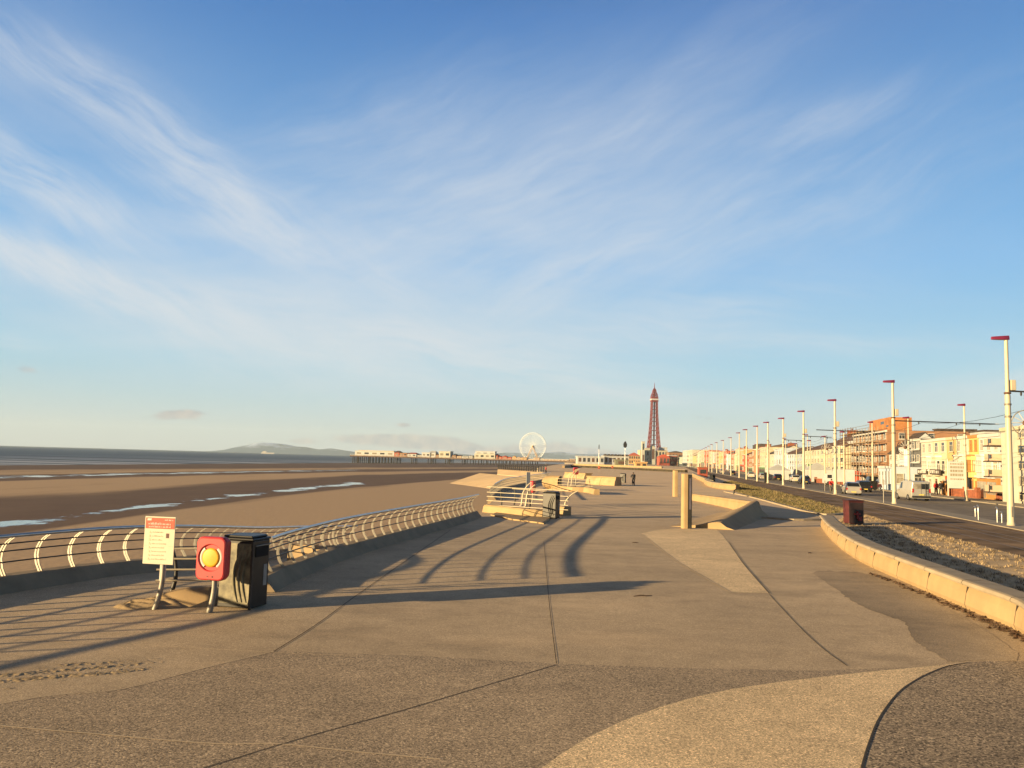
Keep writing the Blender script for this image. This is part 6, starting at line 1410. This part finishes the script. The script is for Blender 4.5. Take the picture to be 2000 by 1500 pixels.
for (z0, a), (z1, b) in zip(crown, crown[1:]):
    mb = MB(); c0 = [(a, a, z0), (-a, a, z0), (-a, -a, z0), (a, -a, z0)]; c1 = [(b, b, z1), (-b, b, z1), (-b, -b, z1), (b, -b, z1)]
    for k in range(4): mb.tube([c0[k], c1[k]], .55, M_tower, 4); mb.tube([c0[k], c1[(k+1) % 4]], .4, M_tower, 4); mb.tube([c0[(k+1) % 4], c1[k]], .4, M_tower, 4); mb.tube([c1[k], c1[(k+1) % 4]], .5, M_tower, 4)
    mb.lathe([(a*.45, z0), (b*.45, z1)], M_tower, 8); mb.build('crown', tower)
mb = MB(); mb.tube([(0, 0, 147), (0, 0, 152), (0, 0, 160)], [1.1, .7, .25], M_tower, 8); mb.build('spire', tower)
def town_block(px0, px1, pyt, Yd, m, label, roof='flat', D=30, rows=3, cols_=6, pyr=None, rm=None, name='town_building', cat='building'):
    a, b = at(px0, 900, Yd), at(px1, 900, Yd); w = b.x-a.x; H = at((px0+px1)/2, pyt, Yd).z; root = thing(name, label, cat, (a.x, Yd, 0), 0, 'buildings at the foot of the tower')
    mb = MB(); mb.box((0, 0, -.1), (w, D, H), m); mb.build('wall', root)
    if roof == 'gable':
        zr = at((px0+px1)/2, pyr, Yd).z; mb = MB(); mb.ext([(-.6, -.6, H), (w/2, -.6, zr), (w+.6, -.6, H)], (0, D+1, 0), rm or m); mb.build('roof', root)
    elif roof == 'cone': zr = at((px0+px1)/2, pyr, Yd).z; mb = MB(); mb.lathe([(w*.55, H), (w*.3, lerp(H, zr, .6)), (.2, zr)], rm or M_slate, 14, (w/2, w/2, 0)); mb.build('roof', root)
    else: mb = MB(); mb.box((-.5, -.5, H+.01), (w+.5, D+.5, H+.9), rm or m); mb.build('roof', root)
    for r_ in range(rows):
        for c_ in range(cols_):
            x = w*(c_+.5)/cols_; z = H*(r_+.3)/rows; mb = MB(); mb.box((x-w/cols_*.27, -.25, z), (x+w/cols_*.27, -.01, z+H/rows*.55), M_glass if (c_+r_) % 3 else M_rooft); mb.build('window', root)
    return root
town_block(1250, 1304, 880.5, 1540, cr, 'broad cream building with tall windows directly below the tower', 'flat', 30, 2, 9)
town_block(1253.5, 1259, 863, 1530, cr2, 'slim cream tower block left of the iron tower', 'flat', 9, 2, 1)
town_block(1260, 1276, 876, 1550, cr2, 'pale upper storey below the left leg of the iron tower', 'flat', 12, 1, 3)
town_block(1288, 1303, 874.5, 1548, wh, 'pale box with a dark strip below the right leg of the iron tower', 'flat', 12, 1, 1)
town_block(1271, 1280, 872, 1538, cr2, 'small domed pavilion in front of the iron tower legs', 'cone', 9, 1, 1, 868, cr2)
town_block(1288, 1308, 893, 1100, rd, 'red building with a pointed gable right of the tower', 'gable', 20, 1, 3, 887.5, brd)
town_block(1307, 1322, 890.5, 1120, rd, 'red flat-roofed building right of the gabled one', 'flat', 20, 2, 5, rm=wh)
town_block(1306, 1336, 884, 1300, br, 'long brown building with dark roofs behind the red ones', 'gable', 20, 1, 5, 881, M_slate)
town_block(1228, 1250, 890, 1450, orr, 'orange-pink terrace left of the slim cream tower block', 'gable', 20, 2, 5, 884, rd)
town_block(1241, 1263.5, 904.5, 560, orr, 'plain tan kiosk block at the far end of the promenade', 'flat', 6, 1, 2, name='kiosk', cat='kiosk')
town_block(1128, 1180, 892.5, 900, wh, 'long white sea-end building, left part with a plain roof', 'flat', 25, 1, 6)
r_ = town_block(1180, 1228, 892, 905, wh, 'long white sea-end building, right part with a dark zigzag roof', 'flat', 25, 1, 6)
a, b = at(1179, 890, 904), at(1228, 890, 904); wv_ = b.x-a.x
for k in range(7): mb = MB(); z = at(1200, 892, 905).z+.92; mb.ext([(wv_*k/7, -1, z), (wv_*(k+.5)/7, -1, z+1.9), (wv_*(k+1)/7, -1, z)], (0, 20, 0), M_slate); mb.build('roof_tooth', r_)
town_block(1202, 1227, 899.5, 700, mat('sea_shelter_green', (.22, .22, .15), .8), 'dull olive shelter in front of the long white building', 'flat', 8, 1, 1, name='shelter', cat='shelter')
# low walls across the far promenade
def far_wall(p0, p1, h, m, label, wd=1.0, name='promenade_wall'):
    a, b = Vector(p0), Vector(p1); d = b-a; mb = MB(); mb.box((0, 0, -.1), (d.length, wd, h), m); mb.box((-.05, -.08, h+.003), (d.length+.05, wd+.08, h+.12), M_cap if m is not M_slate else M_slate); o = mb.build(name, loc=a); o.rotation_euler = (0, 0, math.atan2(d.y, d.x)); tag(o, label, 'low wall'); return o
far_wall(G(1112, 911.8), G(1338, 923), .9, mat('dark_hedge', (.07, .055, .03), .9, 0, .4, .6), 'long low dark hedge-like barrier across the far promenade', 1.0, 'barrier')
far_wall(G(1120, 908.5), G(1292, 914.5), .9, M_conc, 'long low sunlit wall behind the dark barrier on the far promenade')
far_wall(G(1103, 914), G(1122, 911), .9, M_conc, 'short pale wall at the left end of the dark barrier')
def leaf_pole(px, pyt, pym, Yd, ang, label):
    c = at(px, pym, Yd); top = at(px, pyt, Yd).z; root = thing('leaf_pole', label, 'sculpture pole', (c.x, Yd, 0), ang, 'leaf-topped sculpture poles'); mb = MB(); mb.tube([(0, 0, 0), (0, 0, c.z)], [.22, .12], M_steel, 8); mb.build('pole', root)
    mb = MB(); H = top-c.z; mb.ext([(0, -.15, c.z-.4), (H*.26, -.15, c.z+H*.12), (H*.30, -.15, c.z+H*.5), (H*.14, -.15, c.z+H*.86), (0, -.15, top), (-H*.14, -.15, c.z+H*.86), (-H*.30, -.15, c.z+H*.5), (-H*.26, -.15, c.z+H*.12)], (0, .3, 0), M_dark_metal); mb.build('leaf', root, bevel=.05)
leaf_pole(1221, 861.5, 874, 560, .1, 'dark leaf-shaped head on a tall pole, seen broadside left of the tower')
leaf_pole(1170, 868, 877, 620, 1.25, 'dark leaf-shaped head on a tall pole, seen edge-on beyond the wheel')
# little ship far out
c = at(522, 884.5, 6000); root = thing('ship', 'tiny white ship on the horizon below the snowy hills', 'ship', (c.x, 6000, -8), .1); mb = MB(); mb.ext([(-40, -6, 0), (44, -6, 0), (52, -6, 9), (-42, -6, 9)], (0, 12, 0), M_white); mb.build('hull', root); mb = MB(); mb.box((-34, -5, 9.1), (-6, 5, 19), M_white); mb.build('superstructure', root)

# ------------------------------------------------------------------ the air: one closed box of thin even haze
mb = MB(); mb.box((-15500, -400, -12), (9500, 15000, 420), M_joint); hz = mb.build('haze'); hz['kind'] = 'stuff'; hz['label'] = 'thin pale sea haze that fades the far hills'
M = bpy.data.materials.new('haze_air'); M.use_nodes = True; M.node_tree.nodes.clear(); n = NT(M.node_tree); pv = n.n('ShaderNodeVolumePrincipled'); pv.inputs['Color'].default_value = (.66, .84, 1.0, 1); pv.inputs['Density'].default_value = 5e-5; pv.inputs['Anisotropy'].default_value = 0
mo = n.n('ShaderNodeOutputMaterial'); n.l(pv.outputs[0], mo.inputs['Volume']); hz.data.materials.clear(); hz.data.materials.append(M)
